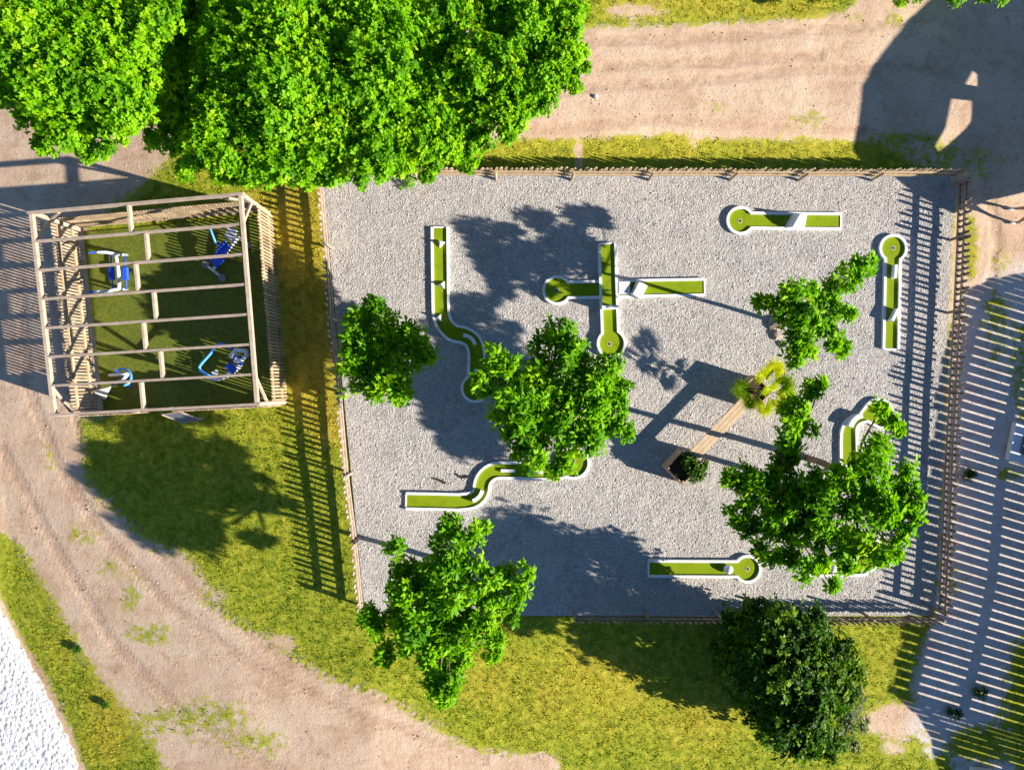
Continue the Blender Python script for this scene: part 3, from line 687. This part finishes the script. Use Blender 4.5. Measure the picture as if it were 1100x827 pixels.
# palm: fan fronds
t = thing('fan_palm','yellow green fan palm growing in the upper planter box','palm',(c1.x,c1.y,.72))
m = MB(); m.tube([Vector((c1.x,c1.y,.68)), Vector((c1.x+.06,c1.y,1.0)), Vector((c1.x+.10,c1.y+.02,1.30))], .09, 10, .07); m.build('trunk', M['bark'], t, smooth=True)
heart = Vector((c1.x+.10,c1.y+.02,1.30))
def frond(px, py, z, r, tint, tilt):
    tipc = P(px,py,z); st = MB(); st.tube([heart, heart.lerp(tipc,.5)+Vector((0,0,.12)), tipc], .014, 6, .009)
    ob = st.build('frond', M['palm'], t)
    d = (tipc-heart); d.z=0; d.normalize(); up = Vector((0,0,1)); side = d.cross(up)
    ax = (d*math.cos(tilt)+up*math.sin(tilt)).normalized(); nr = side.cross(ax).normalized()
    m = MB(); n = 34
    for k in range(n):
        a = R(-150+300*k/(n-1)); L = r*(1-.10*abs(a)/2.6)*random.uniform(.9,1.06)
        dv = ax*math.cos(a)+side*math.sin(a); sv = (-ax*math.sin(a)+side*math.cos(a))
        w = L*.052; b0 = tipc+dv*.02; md = tipc+dv*L*.42+nr*L*.05; tp = tipc+dv*L-nr*L*.05-up*L*random.uniform(.02,.16)
        m.add([b0+sv*.006, b0-sv*.006, md+sv*w+nr*.014, tp, md-sv*w+nr*.014, md-nr*.014], [(0,2,5),(1,5,4),(0,5,1),(2,3,5),(5,3,4)])
    me_o = m.build('leaflets', M['palm'], ob)
    for o_ in (ob, me_o):
        na = len(o_.data.vertices)
        o_.data.attributes.new('tint','FLOAT','POINT').data.foreach_set('value', np.clip(tint+RNG.normal(0,.06,na),0,1).astype(np.float32))
for f in ((832,398,1.75,.52,.92,.3),(842,413,1.85,.50,.45,.5),(838,430,1.70,.46,.9,.25),(822,437,1.35,.44,.75,.0),(798,418,1.35,.48,.22,.15),(820,404,1.7,.40,.85,.5),(846,424,1.5,.42,.6,.1),(806,432,1.2,.36,.4,-.1),(828,418,2.0,.38,.7,.9)): frond(*f)  # tint per frond; the left one is darker, its shade put into the colour

# ---------------------------------------------------------------- pergola with slatted screens and outdoor gym
PB = {'NE':(290,231),'SE':(306,432),'NW':(88,248),'SW':(110,442)}
HP = 2.72
base = {k: PG(*v) for k,v in PB.items()}
cen = sum(base.values(), Vector())/4
pg = thing('pergola','open timber pergola with slatted fence walls over the outdoor gym','pergola',(cen.x,cen.y,0))
def top(k, z=HP): return Vector((base[k].x, base[k].y, base[k].z+z))
for k in base:
    m = MB(); m.beam(base[k]-Vector((0,0,.3)), top(k,HP-.165), .13, .13, up=(0,1,0)); m.build('post', M['pergola'], pg, bevel=.008)
def ext(a, b, e=.1): d=(b-a).normalized(); return a-d*e, b+d*e
for a,b,e in (('NW','NE',.12),('SW','SE',.12)):
    p,q = ext(top(a,HP-.08),top(b,HP-.08),e); m=MB(); m.beam(p,q,.09,.16); m.build('beam', M['pergola'], pg, bevel=.006)
for a,b in (('NW','SW'),('NE','SE')):
    p,q = ext(top(a,HP-.08),top(b,HP-.08),-.05); m=MB(); m.beam(p,q,.115,.154); m.build('beam', M['pergola'], pg, bevel=.006)
rl=[]
for i in range(1,7):
    f = i/7
    p,q = ext(top('NW',HP-.085).lerp(top('SW',HP-.085),f), top('NE',HP-.085).lerp(top('SE',HP-.085),f), -.062)
    m=MB(); m.beam(p,q,.075,.15); m.build('rafter', M['pergola'], pg, bevel=.005); rl.append((p,q))
rows=[(top('NW',HP-.085),top('NE',HP-.085))]+rl+[(top('SW',HP-.085),top('SE',HP-.085))]
for i,f in enumerate((.475,.545,.48,.555,.49,.56,.45)):
    p = rows[i][0].lerp(rows[i][1],f); q = rows[i+1][0].lerp(rows[i+1][1],f)
    p,q = ext(p,q,-.05); m=MB(); m.beam(p,q,.085,.18); m.build('blocking', M['pergola'], pg, bevel=.005)
cn = {'NW':('NE','SW'),'NE':('NW','SE'),'SW':('SE','NW'),'SE':('SW','NE')}
for k,(e1,e2) in cn.items():
    for e in (e1,e2):
        d = (base[e]-base[k]); d.z=0; d.normalize()
        m=MB(); m.beam(top(k,HP-.95)+d*.05, top(k,HP-.17)+d*.82, .07, .10); m.build('brace', M['pergola'], pg, bevel=.005)
FH = 1.55
def screen(a, b, out, mat, skip=()):
    A=base[a].copy(); B=base[b].copy(); L=(B-A).length; d=(B-A).normalized(); n=int(L/.112); pk=MB()
    walls = [o_ for o_ in ()]
    for i in range(1,n):
        f=i/n
        if any(s0<f<s1 for s0,s1 in skip):
            if pk.v: o = pk.build('slat_wall', mat, pg); pk = MB()
            continue
        c=A.lerp(B,f)+out*.105
        pk.beam(c+Vector((0,0,.06+random.uniform(-.02,.02))), c+Vector((0,0,FH+random.uniform(-.04,.04))), .060+random.uniform(-.008,.008), .028, up=out)
    o = pk.build('slat_wall', mat, pg)
    segs=[]; cur=.012
    for s0,s1 in skip: segs.append((cur,s0)); cur=s1
    segs.append((cur,.988))
    for z in (.45,1.28):
        for s0,s1 in segs:
            m=MB(); m.beam(A.lerp(B,s0)+out*.068+Vector((0,0,z)), A.lerp(B,s1)+out*.068+Vector((0,0,z)), .045,.12); m.build('rail', mat, o)
    for s0,s1 in skip:
        for s_ in (s0,s1):
            m=MB(); q=A.lerp(B,s_); m.beam(q-Vector((0,0,.2)), q+Vector((0,0,FH)), .09,.09, up=(0,1,0)); m.build('jamb_post', mat, o)
    return A,B
screen('NW','SW',Vector((-1,0,0)),M['slat']); screen('NE','SE',Vector((1,0,0)),M['slat']); screen('NW','NE',Vector((0,1,0)),M['slat']); screen('SW','SE',Vector((0,-1,0)),M['slat'],[(.31,.50)])
# short turf floor under the pergola
fl = [(90,250),(288,233),(304,430),(112,440)]
gpl = [PG(*p) for p in fl]; Xf,Yf = np.meshgrid(np.linspace(0,1,40),np.linspace(0,1,40))
vs=[]
for j in range(40):
    for i in range(40):
        u,v = Xf[j,i],Yf[j,i]; q=gpl[0].lerp(gpl[1],u).lerp(gpl[3].lerp(gpl[2],u),v); vs.append((q.x,q.y,float(gz(q.x,q.y))+.045))
me=bpy.data.meshes.new('turf_floor'); me.from_pydata(vs,[],[(j*40+i,j*40+i+1,(j+1)*40+i+1,(j+1)*40+i) for j in range(39) for i in range(39)])
tag(link('turf_floor',me,M['turf_s']),kind='structure')
GZ = -.03
GG = 'outdoor gym machines under the pergola'
# 1 walker with two pad bars
t = thing('gym_walker','blue and white double bar gym machine with long blue pads near the left screen','gym machine',PG(132,292),0,GG)
for yb,yt in ((274,271),(311,313)):
    b_=PG(137,yb); b2=PG(121,yb)
    m=MB(); m.tube([b_,PG(128,yb-.4,.75),PG(114,yt,1.25),PG(104,yt,1.45)],.055,10,.045); m.build('end_post',M['steelwhite'],t,smooth=True)
    m=MB(); m.tube([b2,PG(118,(yb+yt)/2,.55),PG(112,yt+1,.95)],.035,8); m.build('side_strut',M['lightblue'],t,smooth=True)
    m=MB(); q=PG(103,yt,1.46); m.tube([q,q+Vector((-.22,-.03,.04))],.03,8); m.build('hand_grip',M['blue'],t)
m=MB(); m.tube([PG(121,272,.8),PG(125,277,.85),PG(127,290,.85),PG(128,303,.85),PG(128,311,.8)],.06,10); m.build('top_bar',M['steelwhite'],t,smooth=True)
for x0,x1,z in ((119,121,.55),(134,136,.35)):
    m=MB(); m.tube([PG(x0,274,z),PG(x1,311,z)],.03,8); ob=m.build('cross_bar',M['blue'],t,smooth=True)
    m=MB(); a_=PG(x0+.4,287,z); b_=PG(x0+1.2,301,z); m.beam(a_,b_,.21,.12); m.build('foot_pad',M['blue'],ob,bevel=.03)
# 2 rowing / recumbent machine
t = thing('gym_rower','blue gym seat machine with a white slatted backrest near the upper right corner','gym machine',PG(245,275),0,GG)
m=MB(); m.tube([PG(230,289,.08),PG(244,270,.32),PG(256,255,.45)],.06,8); m.build('main_rail',M['steelwhite'],t,smooth=True)
m=MB(); m.tube([PG(221,284.5,.07),PG(230,291,.07),PG(240,299,.07)],.05,8); ob=m.build('foot_bar',M['steelwhite'],t,smooth=True)
for x,y in ((222.5,284.5),(240,299),(267,264)):
    m=MB(); q=PG(x,y); m.disc((q.x,q.y,q.z+.03),.13,.09,18); m.build('rubber_foot',M['greydisc'],ob)
m=MB(); m.tube([PG(256,255,.42),PG(267,264,.1)],.04,8); m.build('rear_leg',M['steelwhite'],t,smooth=True)
sc_=PG(248,251.5,.95); ob=None
ax=Vector((.5,.86,0)).normalized(); sd=Vector((ax.y,-ax.x,0)); Mx=Matrix((ax,-sd,Vector((0,0,1)))).transposed()@Matrix.Rotation(R(-28),3,'Y')
m=MB(); m.box(sc_,(.46,.36,.03),M=Mx); ob=m.build('backrest',M['steelwhite'],t,bevel=.01)
for i in range(6):
    m=MB(); m.box(sc_+Mx@Vector((-.19+.076*i,0,.022)),(.022,.34,.012),M=Matrix.Rotation(R(3),3,'Z')@Mx); m.build('slat_gap',M['panel'],ob)
for a_,b_,w,z in (((244,262),(236,272),.34,.62),((238,275),(229,284),.36,.52)):
    m=MB(); m.beam(PG(*a_,z),PG(*b_,z-.05),w,.05); m.build('blue_pad',M['blue'],t,bevel=.015)
for s_ in (-4,4):
    m=MB(); m.tube([PG(233+s_,280+s_*.6,.5),PG(239+s_,270+s_*.6,.7),PG(246+s_*.6,261+s_*.5,.8)],.025,8); m.build('side_tube',M['blue'],t,smooth=True)
m=MB(); m.tube([PG(240,266,.55),PG(232,262,.8),PG(226,246,1.15)],.035,8); m.build('handle',M['lightblue'],t,smooth=True)
# 3 hoop machine
t = thing('gym_stepper','white gym machine with a light blue hoop and pale footplates near the left entrance','gym machine',PG(130,405),0,GG)
m=MB(); m.tube([PG(132+9*math.cos(R(a)),405+9*math.sin(R(a)),.75+.3*math.sin(R(a*.5))) for a in range(-140,90,15)],.045,8); m.build('hoop',M['lightblue'],t,smooth=True)
m=MB(); m.tube([PG(118,403,.5),PG(130,402,.75),PG(137,402,.9)],.06,8); m.tube([PG(137,402,.9),PG(131,409,.7),PG(124,411,.5)],.06,8); m.tube([PG(134,407),PG(134,405,.8)],.06,8); m.build('frame',M['steelwhite'],t,smooth=True)
m=MB(); m.tube([PG(124,409,.55),PG(120,414,.4)],.05,8); m.build('blue_joint',M['blue'],t,smooth=True)
m=MB(); zf=PG(110,422).z; m.prism([tuple(PG(x,y,.3).xy) for x,y in ((118,415),(112,417),(103,419),(102,422),(106,424),(110,427),(111,429),(113.5,428),(114,424),(117,418))],zf+.28,zf+.33); m.build('footplate',M['steelwhite'],t,bevel=.01)
m=MB(); m.tube([PG(124,397,.95),PG(127,400,.9)],.035,8); m.tube([PG(138,414,.5),PG(142,416,.5)],.035,8); m.build('pedal',M['blue'],t)
# 4 loop-handle machine
t = thing('gym_puller','gym machine with a big blue loop handle and white seats at the lower right','gym machine',PG(240,392),0,GG)
lp=[(248,375),(243,371),(237,369.5),(232,371),(226,380),(217,390),(214,394),(215,398),(221,402),(227,405)]
m=MB(); m.tube([PG(x,y,.95) for x,y in lp],.048,8); m.build('loop_handle',M['lightblue'],t,smooth=True)
m=MB(); m.tube([PG(224,406,.06),PG(233,407,.25),PG(243,404,.35),PG(252,398,.45),PG(258,392,.5)],.09,8); m.build('base_rail',M['steelwhite'],t,smooth=True)
m=MB(); m.tube([PG(248,383,.9),PG(253,376,1.0),PG(265,377,1.0),PG(265,381,1.0),PG(260,387,.9),PG(252,388,.85)],.075,8); m.tube([PG(256,392),PG(254,384,.9)],.06,8); m.build('frame',M['steelwhite'],t,smooth=True)
for a_,b_ in (((250,383),(261,390)),((244,392),(253,399))):
    m=MB(); m.beam(PG(*a_,.62),PG(*b_,.62),.25,.06); m.build('blue_seat',M['blue'],t,bevel=.015)
    m=MB(); c_=PG((a_[0]+b_[0])/2,(a_[1]+b_[1])/2,.3); m.tube([Vector((c_.x,c_.y,c_.z-.33)),Vector((c_.x,c_.y,c_.z+.30))],.04,8); m.build('seat_post',M['steelwhite'],t)
m=MB(); m.beam(PG(228,402,.5),PG(234,399,.5),.16,.03); m.build('footplate',M['steelwhite'],t,bevel=.006)
# information board by the entrance
t = thing('info_board','tilted blue grey notice board with a pale frame outside the pergola entrance','sign',PG(196,448))
cs_=[PG(174,445,.95),PG(196,453.5,.60),PG(217,450.5,.62),PG(195,442.5,.97)]
m=MB(); n_=(cs_[1]-cs_[0]).cross(cs_[2]-cs_[1]).normalized()*.02
if n_.z<0: n_=-n_
m.add([p for p in cs_]+[p+n_ for p in cs_],[(3,2,1,0),(4,5,6,7),(0,1,5,4),(1,2,6,5),(2,3,7,6),(3,0,4,7)]); m.build('panel',M['panel'],t)
for i in range(4):
    m=MB(); m.beam(cs_[i]+n_*.75,cs_[(i+1)%4]+n_*.75,.035,.045); m.build('frame',M['rosewood'],t)
for i in (0,2):
    m=MB(); q=cs_[i].lerp(cs_[(i+2)%4],.15); m.tube([Vector((q.x,q.y,q.z-1.2)),q-Vector((0,0,.012))],.03,8); m.build('leg',M['pergola'],t)

# ---------------------------------------------------------------- things beyond the right edge whose shadows fall into view
tips=[(1190,262),(1140,280),(1100,293),(1062,302),(1040,312),(1024,345),(1011,400),(1003,450),(995,520),(988,600),(978,650),(967,700),(958,742),(984,766),(1001,792),(1010,830),(1020,890)]
hT=2.55; sh=hT/TANE/S
bpts=[P(x+.958*sh,y+.287*sh) for x,y in tips]
t = thing('tall_board_fence','tall wide board fence beyond the right edge throwing long stripes over the dirt','fence',bpts[7])
pk=MB(); carry=0.0
for a,b in zip(bpts,bpts[1:]):
    L=(b-a).length; d=(b-a).normalized(); s=carry
    stp=.315/max(.35,abs(d.y*.958+d.x*.287))
    stp=min(stp,.34)
    while s<L:
        c=a+d*s
        pk.beam(c-Vector((0,0,.1)), c+Vector((0,0,hT+random.uniform(-.05,.05))), stp-.062+random.uniform(-.012,.012), .02, up=(d.y,-d.x,0)); s+=stp
    carry=s-L
pk.build('boards',M['fencegrey'],t)
for z in (.51*hT,.85*hT):
    for a,b in zip(bpts,bpts[1:]):
        d=(b-a).normalized(); o=Vector((-d.y,d.x,0))*-.04
        m=MB(); m.beam(a+o+Vector((0,0,z)),b+o+Vector((0,0,z)),.05,.15); m.build('rail',M['fencegrey'],t)
# round-topped shelter wall
R0=Vector((1180,230)); dsh=Vector((-.958,-.287)); ush=Vector((.287,-.958))
def us(p): v=Vector(p)-R0; return (v.dot(ush), v.dot(dsh))
outl=[(12,0),(1,84),(-20,120),(-44,152),(-36,195),(-25,222),(-8,252),(22,273),(60,281),(97,271),(135,256),(168,238),(200,200),(212,150),(190,84),(180,0)]
outl=[(u,s_) for u,s_ in outl]
hole=[us(p) for p in ((1020,105),(1046,108),(1045,130),(1036,158),(1028,167),(1018,158),(1015,130))]
hole2=[us(p) for p in ((1044,73),(1052,80),(1052,93),(1034,90))]
def wpt(u,s_,off):
    b=P(R0.x+ush.x*u,R0.y+ush.y*u); z=s_*S*TANE
    return Vector((b.x+SUND.x*off,b.y+SUND.y*off,z-.05 if s_==0 else z))
rings=[outl,hole,hole2]; flat=[q for r_ in rings for q in r_]
tri=tessellate_polygon([[Vector((u,s_,0)) for u,s_ in r_] for r_ in rings])
vs=[wpt(u,s_,0) for u,s_ in flat]+[wpt(u,s_,.18) for u,s_ in flat]; n=len(flat)
fs=[tuple(x) for x in tri]+[tuple(i+n for i in reversed(x)) for x in tri]; k0=0
for r_ in rings:
    for i in range(len(r_)): a=k0+i; b=k0+(i+1)%len(r_); fs.append((a,b,b+n,a+n))
    k0+=len(r_)
t=thing('shelter_wall','tall round topped shelter wall beyond the right edge that shades the dirt path','shelter',wpt(60,0,0))
MB().add(vs,fs).build('wall',M['plaster'],t)

# ---------------------------------------------------------------- person at the right edge
def skin_mesh(name, verts, edges, radii, mat, parent, root=0, sub=2):
    me=bpy.data.meshes.new(name+'_skel'); bm=bmesh.new(); sl=bm.verts.layers.skin.verify()
    bv=[bm.verts.new(v) for v in verts]
    for i,v in enumerate(bv): v[sl].radius=(radii[i],radii[i]); v[sl].use_root=(i==root)
    for a,b in edges: bm.edges.new((bv[a],bv[b]))
    bm.to_mesh(me); bm.free()
    o=bpy.data.objects.new(name,me); COL.objects.link(o)
    o.modifiers.new('skin','SKIN'); s_=o.modifiers.new('sub','SUBSURF'); s_.levels=sub; s_.render_levels=sub
    dg=bpy.context.evaluated_depsgraph_get(); dg.update()
    m2=bpy.data.meshes.new_from_object(o.evaluated_get(dg)); bpy.data.objects.remove(o); m2.name=name
    m2.polygons.foreach_set('use_smooth',[True]*len(m2.polygons)); m2.materials.clear()
    return link(name,m2,mat,parent)
fr=P(1091,225); fl_=P(1089,240); pc=(fr+fl_)/2
pt=thing('person','person in white shoes walking at the right edge of the frame beside the fence','person',(pc.x+.12,pc.y,0),R(180))
# local frame: +x forward (faces left in the photo), +y to the person's left
V=[];E=[];Rd=[]
def pv(x,y,z,r,frm=None):
    V.append((x,y,z)); Rd.append(r)
    if frm is not None: E.append((frm,len(V)-1))
    return len(V)-1
pel=pv(0,0,.92,.15); ch=pv(.02,0,1.12,.13,pel); c2_=pv(.02,0,1.32,.155,ch); nk=pv(.0,0,1.48,.06,c2_); hd=pv(.02,0,1.58,.085,nk); h2=pv(.025,0,1.68,.098,hd); pv(.01,0,1.75,.07,h2); pv(.125,0,1.60,.018,hd)
for sgn,fx,fy in ((-1,.14,-.24),(1,.10,.24)):
    hp=pv(.0,.09*sgn,.86,.10,pel); kn=pv(.10,(.09*sgn+fy)/2,.48,.062,hp); cf=pv(.09,fy*.85,.32,.058,kn); an=pv(fx,fy,.09,.038,cf); pv(fx+.10,fy,.045,.035,an)
    shd=pv(.0,.17*sgn,1.40,.075,c2_); el_=pv(-.05,.27*sgn,1.14,.046,shd); wr=pv(.06,.30*sgn,.92,.03,el_); pm=pv(.09,.30*sgn,.85,.036,wr)
    for j in range(4):
        f1=pv(.085+.022*j-.03,.30*sgn,.80,.0095,pm); f2=pv(.09+.022*j-.03,.295*sgn,.765-.004*abs(j-1.5),.0085,f1)
    th=pv(.125,.285*sgn,.83,.011,pm); pv(.135,.28*sgn,.80,.009,th)
body=skin_mesh('body',V,E,Rd,M['skin'],pt)
skin_mesh('shirt',[(0,0,.98),(.02,0,1.12),(.02,0,1.32),(0,0,1.43),(0,-.17,1.405),(-.03,-.23,1.26),(0,.17,1.405),(-.03,.23,1.26)],[(0,1),(1,2),(2,3),(2,4),(4,5),(2,6),(6,7)],[.165,.155,.175,.09,.09,.075,.09,.075],M['shirt'],pt)
skin_mesh('shorts',[(0,0,.95),(0,-.09,.86),(.07,-.15,.58),(0,.09,.86),(.07,.15,.58)],[(0,1),(1,2),(0,3),(3,4)],[.17,.125,.105,.125,.105],M['shorts'],pt)
skin_mesh('hair',[(-.02,0,1.66),(-.02,0,1.72),(.01,0,1.765)],[(0,1),(1,2)],[.105,.108,.075],M['hair'],pt)
for sgn in (-1,1):
    m=MB(); m.dome((.125,.032*sgn,1.655),.012,.012); m.build('eye',M['hair'],pt)
for fx,fy in ((.14,-.24),(.10,.24)):
    skin_mesh('shoe',[(fx-.06,fy,.06),(fx+.04,fy,.055),(fx+.14,fy,.045),(fx+.21,fy,.04),(fx-.03,fy,.10)],[(0,1),(1,2),(2,3),(0,4)],[.052,.056,.052,.04,.05],M['white'],pt)

# ---------------------------------------------------------------- small things
def rock(px,py,s_,label,mat='stone',group=None,z=None):
    p=PG(px,py); bm=bmesh.new(); bmesh.ops.create_icosphere(bm,subdivisions=2,radius=s_)
    for v in bm.verts:
        v.co*=1+.25*math.sin(v.co.x*9/s_*.3+px)*math.cos(v.co.y*7/s_*.3+py)+random.uniform(-.07,.07); v.co.z*=.6
    me=bpy.data.meshes.new('stone'); bm.to_mesh(me); bm.free(); o=link('stone',me,M[mat]); o.location=p+Vector((0,0,s_*.25)); o.rotation_euler=(0,0,random.uniform(0,6))
    return tag(o,label,'stone',group)
rock(831,347,.24,'large pale stone at the foot of the sparse tree',group='stones at the foot of the sparse tree')
rock(834,360,.18,'middle sized stone just below the large one at the sparse tree',group='stones at the foot of the sparse tree')
rock(839,370,.13,'small stone lowest at the foot of the sparse tree',group='stones at the foot of the sparse tree')
rock(640,104,.08,'small whitish stone on the dirt path above the top fence','whitewood')
def weed(px,py,r,label,n=60,mat='weed',z=.1,name='weed'):
    p=PG(px,py); t=thing(name,label,'plant',p)
    a,nn,ti=lobe_points(P(px,py,p.z+z),r*S,n,.6); leaf_mesh('leaves',a,nn,M[mat],t,(.07,.13),.35,5)
    m=MB(); m.tube([p-Vector((0,0,.05)),p+Vector((0,0,z+.1))],.012,6,.006); m.build('stem',M['bark'],t)
weed(1040,511,7,'single dark green weed on the striped dirt outside the right fence',70)
weed(439,197,9,'pale green seedling in the gravel below the top fence',40,'young')
weed(1052,742,7,'small dark weed on the striped dirt near the bottom right corner')
weed(1024,765,8,'dark weed beside the trampled dirt at the bottom right')
weed(82,697,4,'dark green weed at the edge of the grass strip near the white stones',60)
weed(113,757,3,'dark weed where the bottom left grass meets the dirt path',50)
TG='dark twigs lying on the gravel'
for (pts,lab) in ((((466,514),(473,516),(479,519)),'dark curved twig on the gravel above the lower left lane'),(((490,509),(496,513),(503,512)),'dark forked twig right of the curved twig on the gravel')):
    m=MB(); m.tube([P(x,y,.03) for x,y in pts],.03,6,.05); o=m.build('twig',M['twig']); tag(o,lab,'twig',TG)
def loose(name, label, cat, n, inside, rs, mat, zoff):
    px = RNG.uniform(-20,1120,n); py = RNG.uniform(-20,850,n); X=(px-550)*S; Y=(413.5-py)*S
    k_=H/(H-gz(X,Y)); qx=X/S*k_+550; qy=413.5-Y/S*k_
    keep = inside(X,Y,qx,qy); X=X[keep]; Y=Y[keep]; m=len(X)
    Z = gz(X,Y)-.02 if zoff is None else np.full(m, zoff)
    base = np.array([[1,0,0],[0,1,0],[-1,0,0],[0,-1,0],[0,0,.7],[0,0,-.7]])
    r = rs[0]+(rs[1]-rs[0])*RNG.uniform(0,1,(m,1,1))**3
    a = RNG.uniform(0,6.28,m); c,s_ = np.cos(a)[:,None],np.sin(a)[:,None]
    V = base[None]*r*RNG.uniform(.6,1.3,(m,6,1)); V = np.stack([V[:,:,0]*c-V[:,:,1]*s_, V[:,:,0]*s_+V[:,:,1]*c, V[:,:,2]],-1)
    V += np.stack([X,Y,Z],-1)[:,None]
    tri = np.array([[0,1,4],[1,2,4],[2,3,4],[3,0,4],[1,0,5],[2,1,5],[3,2,5],[0,3,5]])
    F = (tri[None]+np.arange(m)[:,None,None]*6).reshape(-1,3)
    me = bpy.data.meshes.new(name); me.vertices.add(6*m); me.vertices.foreach_set('co', V.astype(np.float32).ravel())
    me.loops.add(F.size); me.loops.foreach_set('vertex_index', F.astype(np.int32).ravel())
    me.polygons.add(len(F)); me.polygons.foreach_set('loop_start', np.arange(0,F.size,3,dtype=np.int32)); me.update(calc_edges=True)
    tag(link(name, me, mat), label, cat, kind='stuff')
def mat_pebble(name, stops):
    m_, nt, b = newmat(name); ri = nt.nodes.new('ShaderNodeNewGeometry').outputs['Random Per Island']
    nt.links.new(ramp(nt, ri, stops), b.inputs['Base Color']); b.inputs['Roughness'].default_value=.9; return m_
LANEPOLY = [[P(*q).xy for q in pl_] for pl_ in ([(462,242),(484,242),(484,340),(525,362),(525,440),(494,440),(494,375),(462,345)],[(580,294),(765,296),(765,322),(580,330)],[(642,258),(664,258),(674,386),(640,386)],[(778,220),(908,226),(908,250),(778,254)],[(942,250),(976,250),(970,378),(944,378)],[(432,526),(500,526),(515,495),(636,478),(636,516),(536,518),(510,552),(432,552)],[(694,598),(820,594),(820,628),(694,624)],[(898,424),(962,424),(962,505),(898,505)],[(864,575),(948,575),(948,622),(864,622)])]
def on_gravel(X,Y,qx,qy):
    k = poly_sd(qx,qy,[(350,194),(1020,194),(999,655),(398,655)])>0
    for pl_ in LANEPOLY: k &= poly_sd(X,Y,[tuple(q) for q in pl_])<0
    return k
loose('loose_gravel','loose pale and dark stones strewn over the gravel court','gravel',80000,on_gravel,(.012,.038),mat_pebble('loose_stone',[(0,(.20,.195,.185)),(.3,(.39,.375,.36)),(.85,(.55,.53,.51)),(1,(.75,.73,.70))]),.004)
def on_dirt(X,Y,qx,qy):
    g_,_ = masks(X,Y); return (g_<.45)&(poly_sd(qx,qy,[(344,186),(1028,186),(1005,663),(390,663)])<0)&(poly_sd(qx,qy,wg)<0)
loose('path_pebbles','small pebbles and clods scattered over the dirt paths','pebbles',8000,on_dirt,(.008,.036),mat_pebble('path_pebble',[(0,(.20,.13,.08)),(.5,(.42,.30,.20)),(1,(.66,.55,.44))]),None)
# pale platform at the right edge and pale sheet at the bottom right
c_=P(1104,476); t=thing('low_platform','pale low platform with a dark inset cut off by the right edge','platform',c_)
m=MB(); q=[P(x,y) for x,y in ((1087,453),(1125,464),(1117,506),(1079,493))]
m.prism([tuple(p.xy) for p in q],0,.22); m.build('deck',M['steelwhite'],t)
m=MB(); q=[P(x,y) for x,y in ((1094,468),(1118,475),(1114,493),(1090,486))]; m.prism([tuple(p.xy) for p in q],.224,.34); m.build('inset',M['panel'],t)
c_=P(1052,830); t=thing('pale_crate','pale low crate cut off by the bottom edge at the right','crate',c_)
m=MB(); m.box((c_.x,c_.y,.15),(.75,.42,.3),R(-8)); m.build('body',M['steelwhite'],t,bevel=.01)
m=MB(); m.box((c_.x,c_.y,.323),(.79,.46,.04),R(-8)); m.build('lid',M['steelwhite'],t,bevel=.008)

# ---------------------------------------------------------------- light, sky, camera
w=bpy.data.worlds.new('World'); sc.world=w; w.use_nodes=True; nt=w.node_tree
sky=nt.nodes.new('ShaderNodeTexSky'); sky.sky_type='NISHITA'; sky.sun_disc=False
EL=math.atan(TANE); sky.sun_elevation=EL; sky.sun_rotation=math.atan2(SUND.x,SUND.y)
sky.air_density=.8; sky.dust_density=.0; sky.ozone_density=5.0
bg=nt.nodes['Background']; nt.links.new(sky.outputs[0],bg.inputs['Color']); bg.inputs['Strength'].default_value=.066
ld=bpy.data.lights.new('sun','SUN'); ld.energy=5.0; ld.angle=R(.5); ld.color=(1,.905,.77)
lo=bpy.data.objects.new('sun',ld); COL.objects.link(lo); lo.location=(30,-9,20)
lo.rotation_euler=(-Vector((SUND.x*math.cos(EL),SUND.y*math.cos(EL),math.sin(EL)))).to_track_quat('-Z','Y').to_euler()
cd=bpy.data.cameras.new('camera'); cd.sensor_width=36; cd.lens=36*H/(1100*S); cd.clip_end=1000
co=bpy.data.objects.new('camera',cd); COL.objects.link(co); co.location=(0,0,H); sc.camera=co
vs_=sc.view_settings; vs_.view_transform='Standard'; vs_.look='None'; vs_.gamma=1; vs_.use_curve_mapping=False; vs_.exposure=1.2
sc.cycles.max_bounces=6; sc.cycles.use_denoising=True
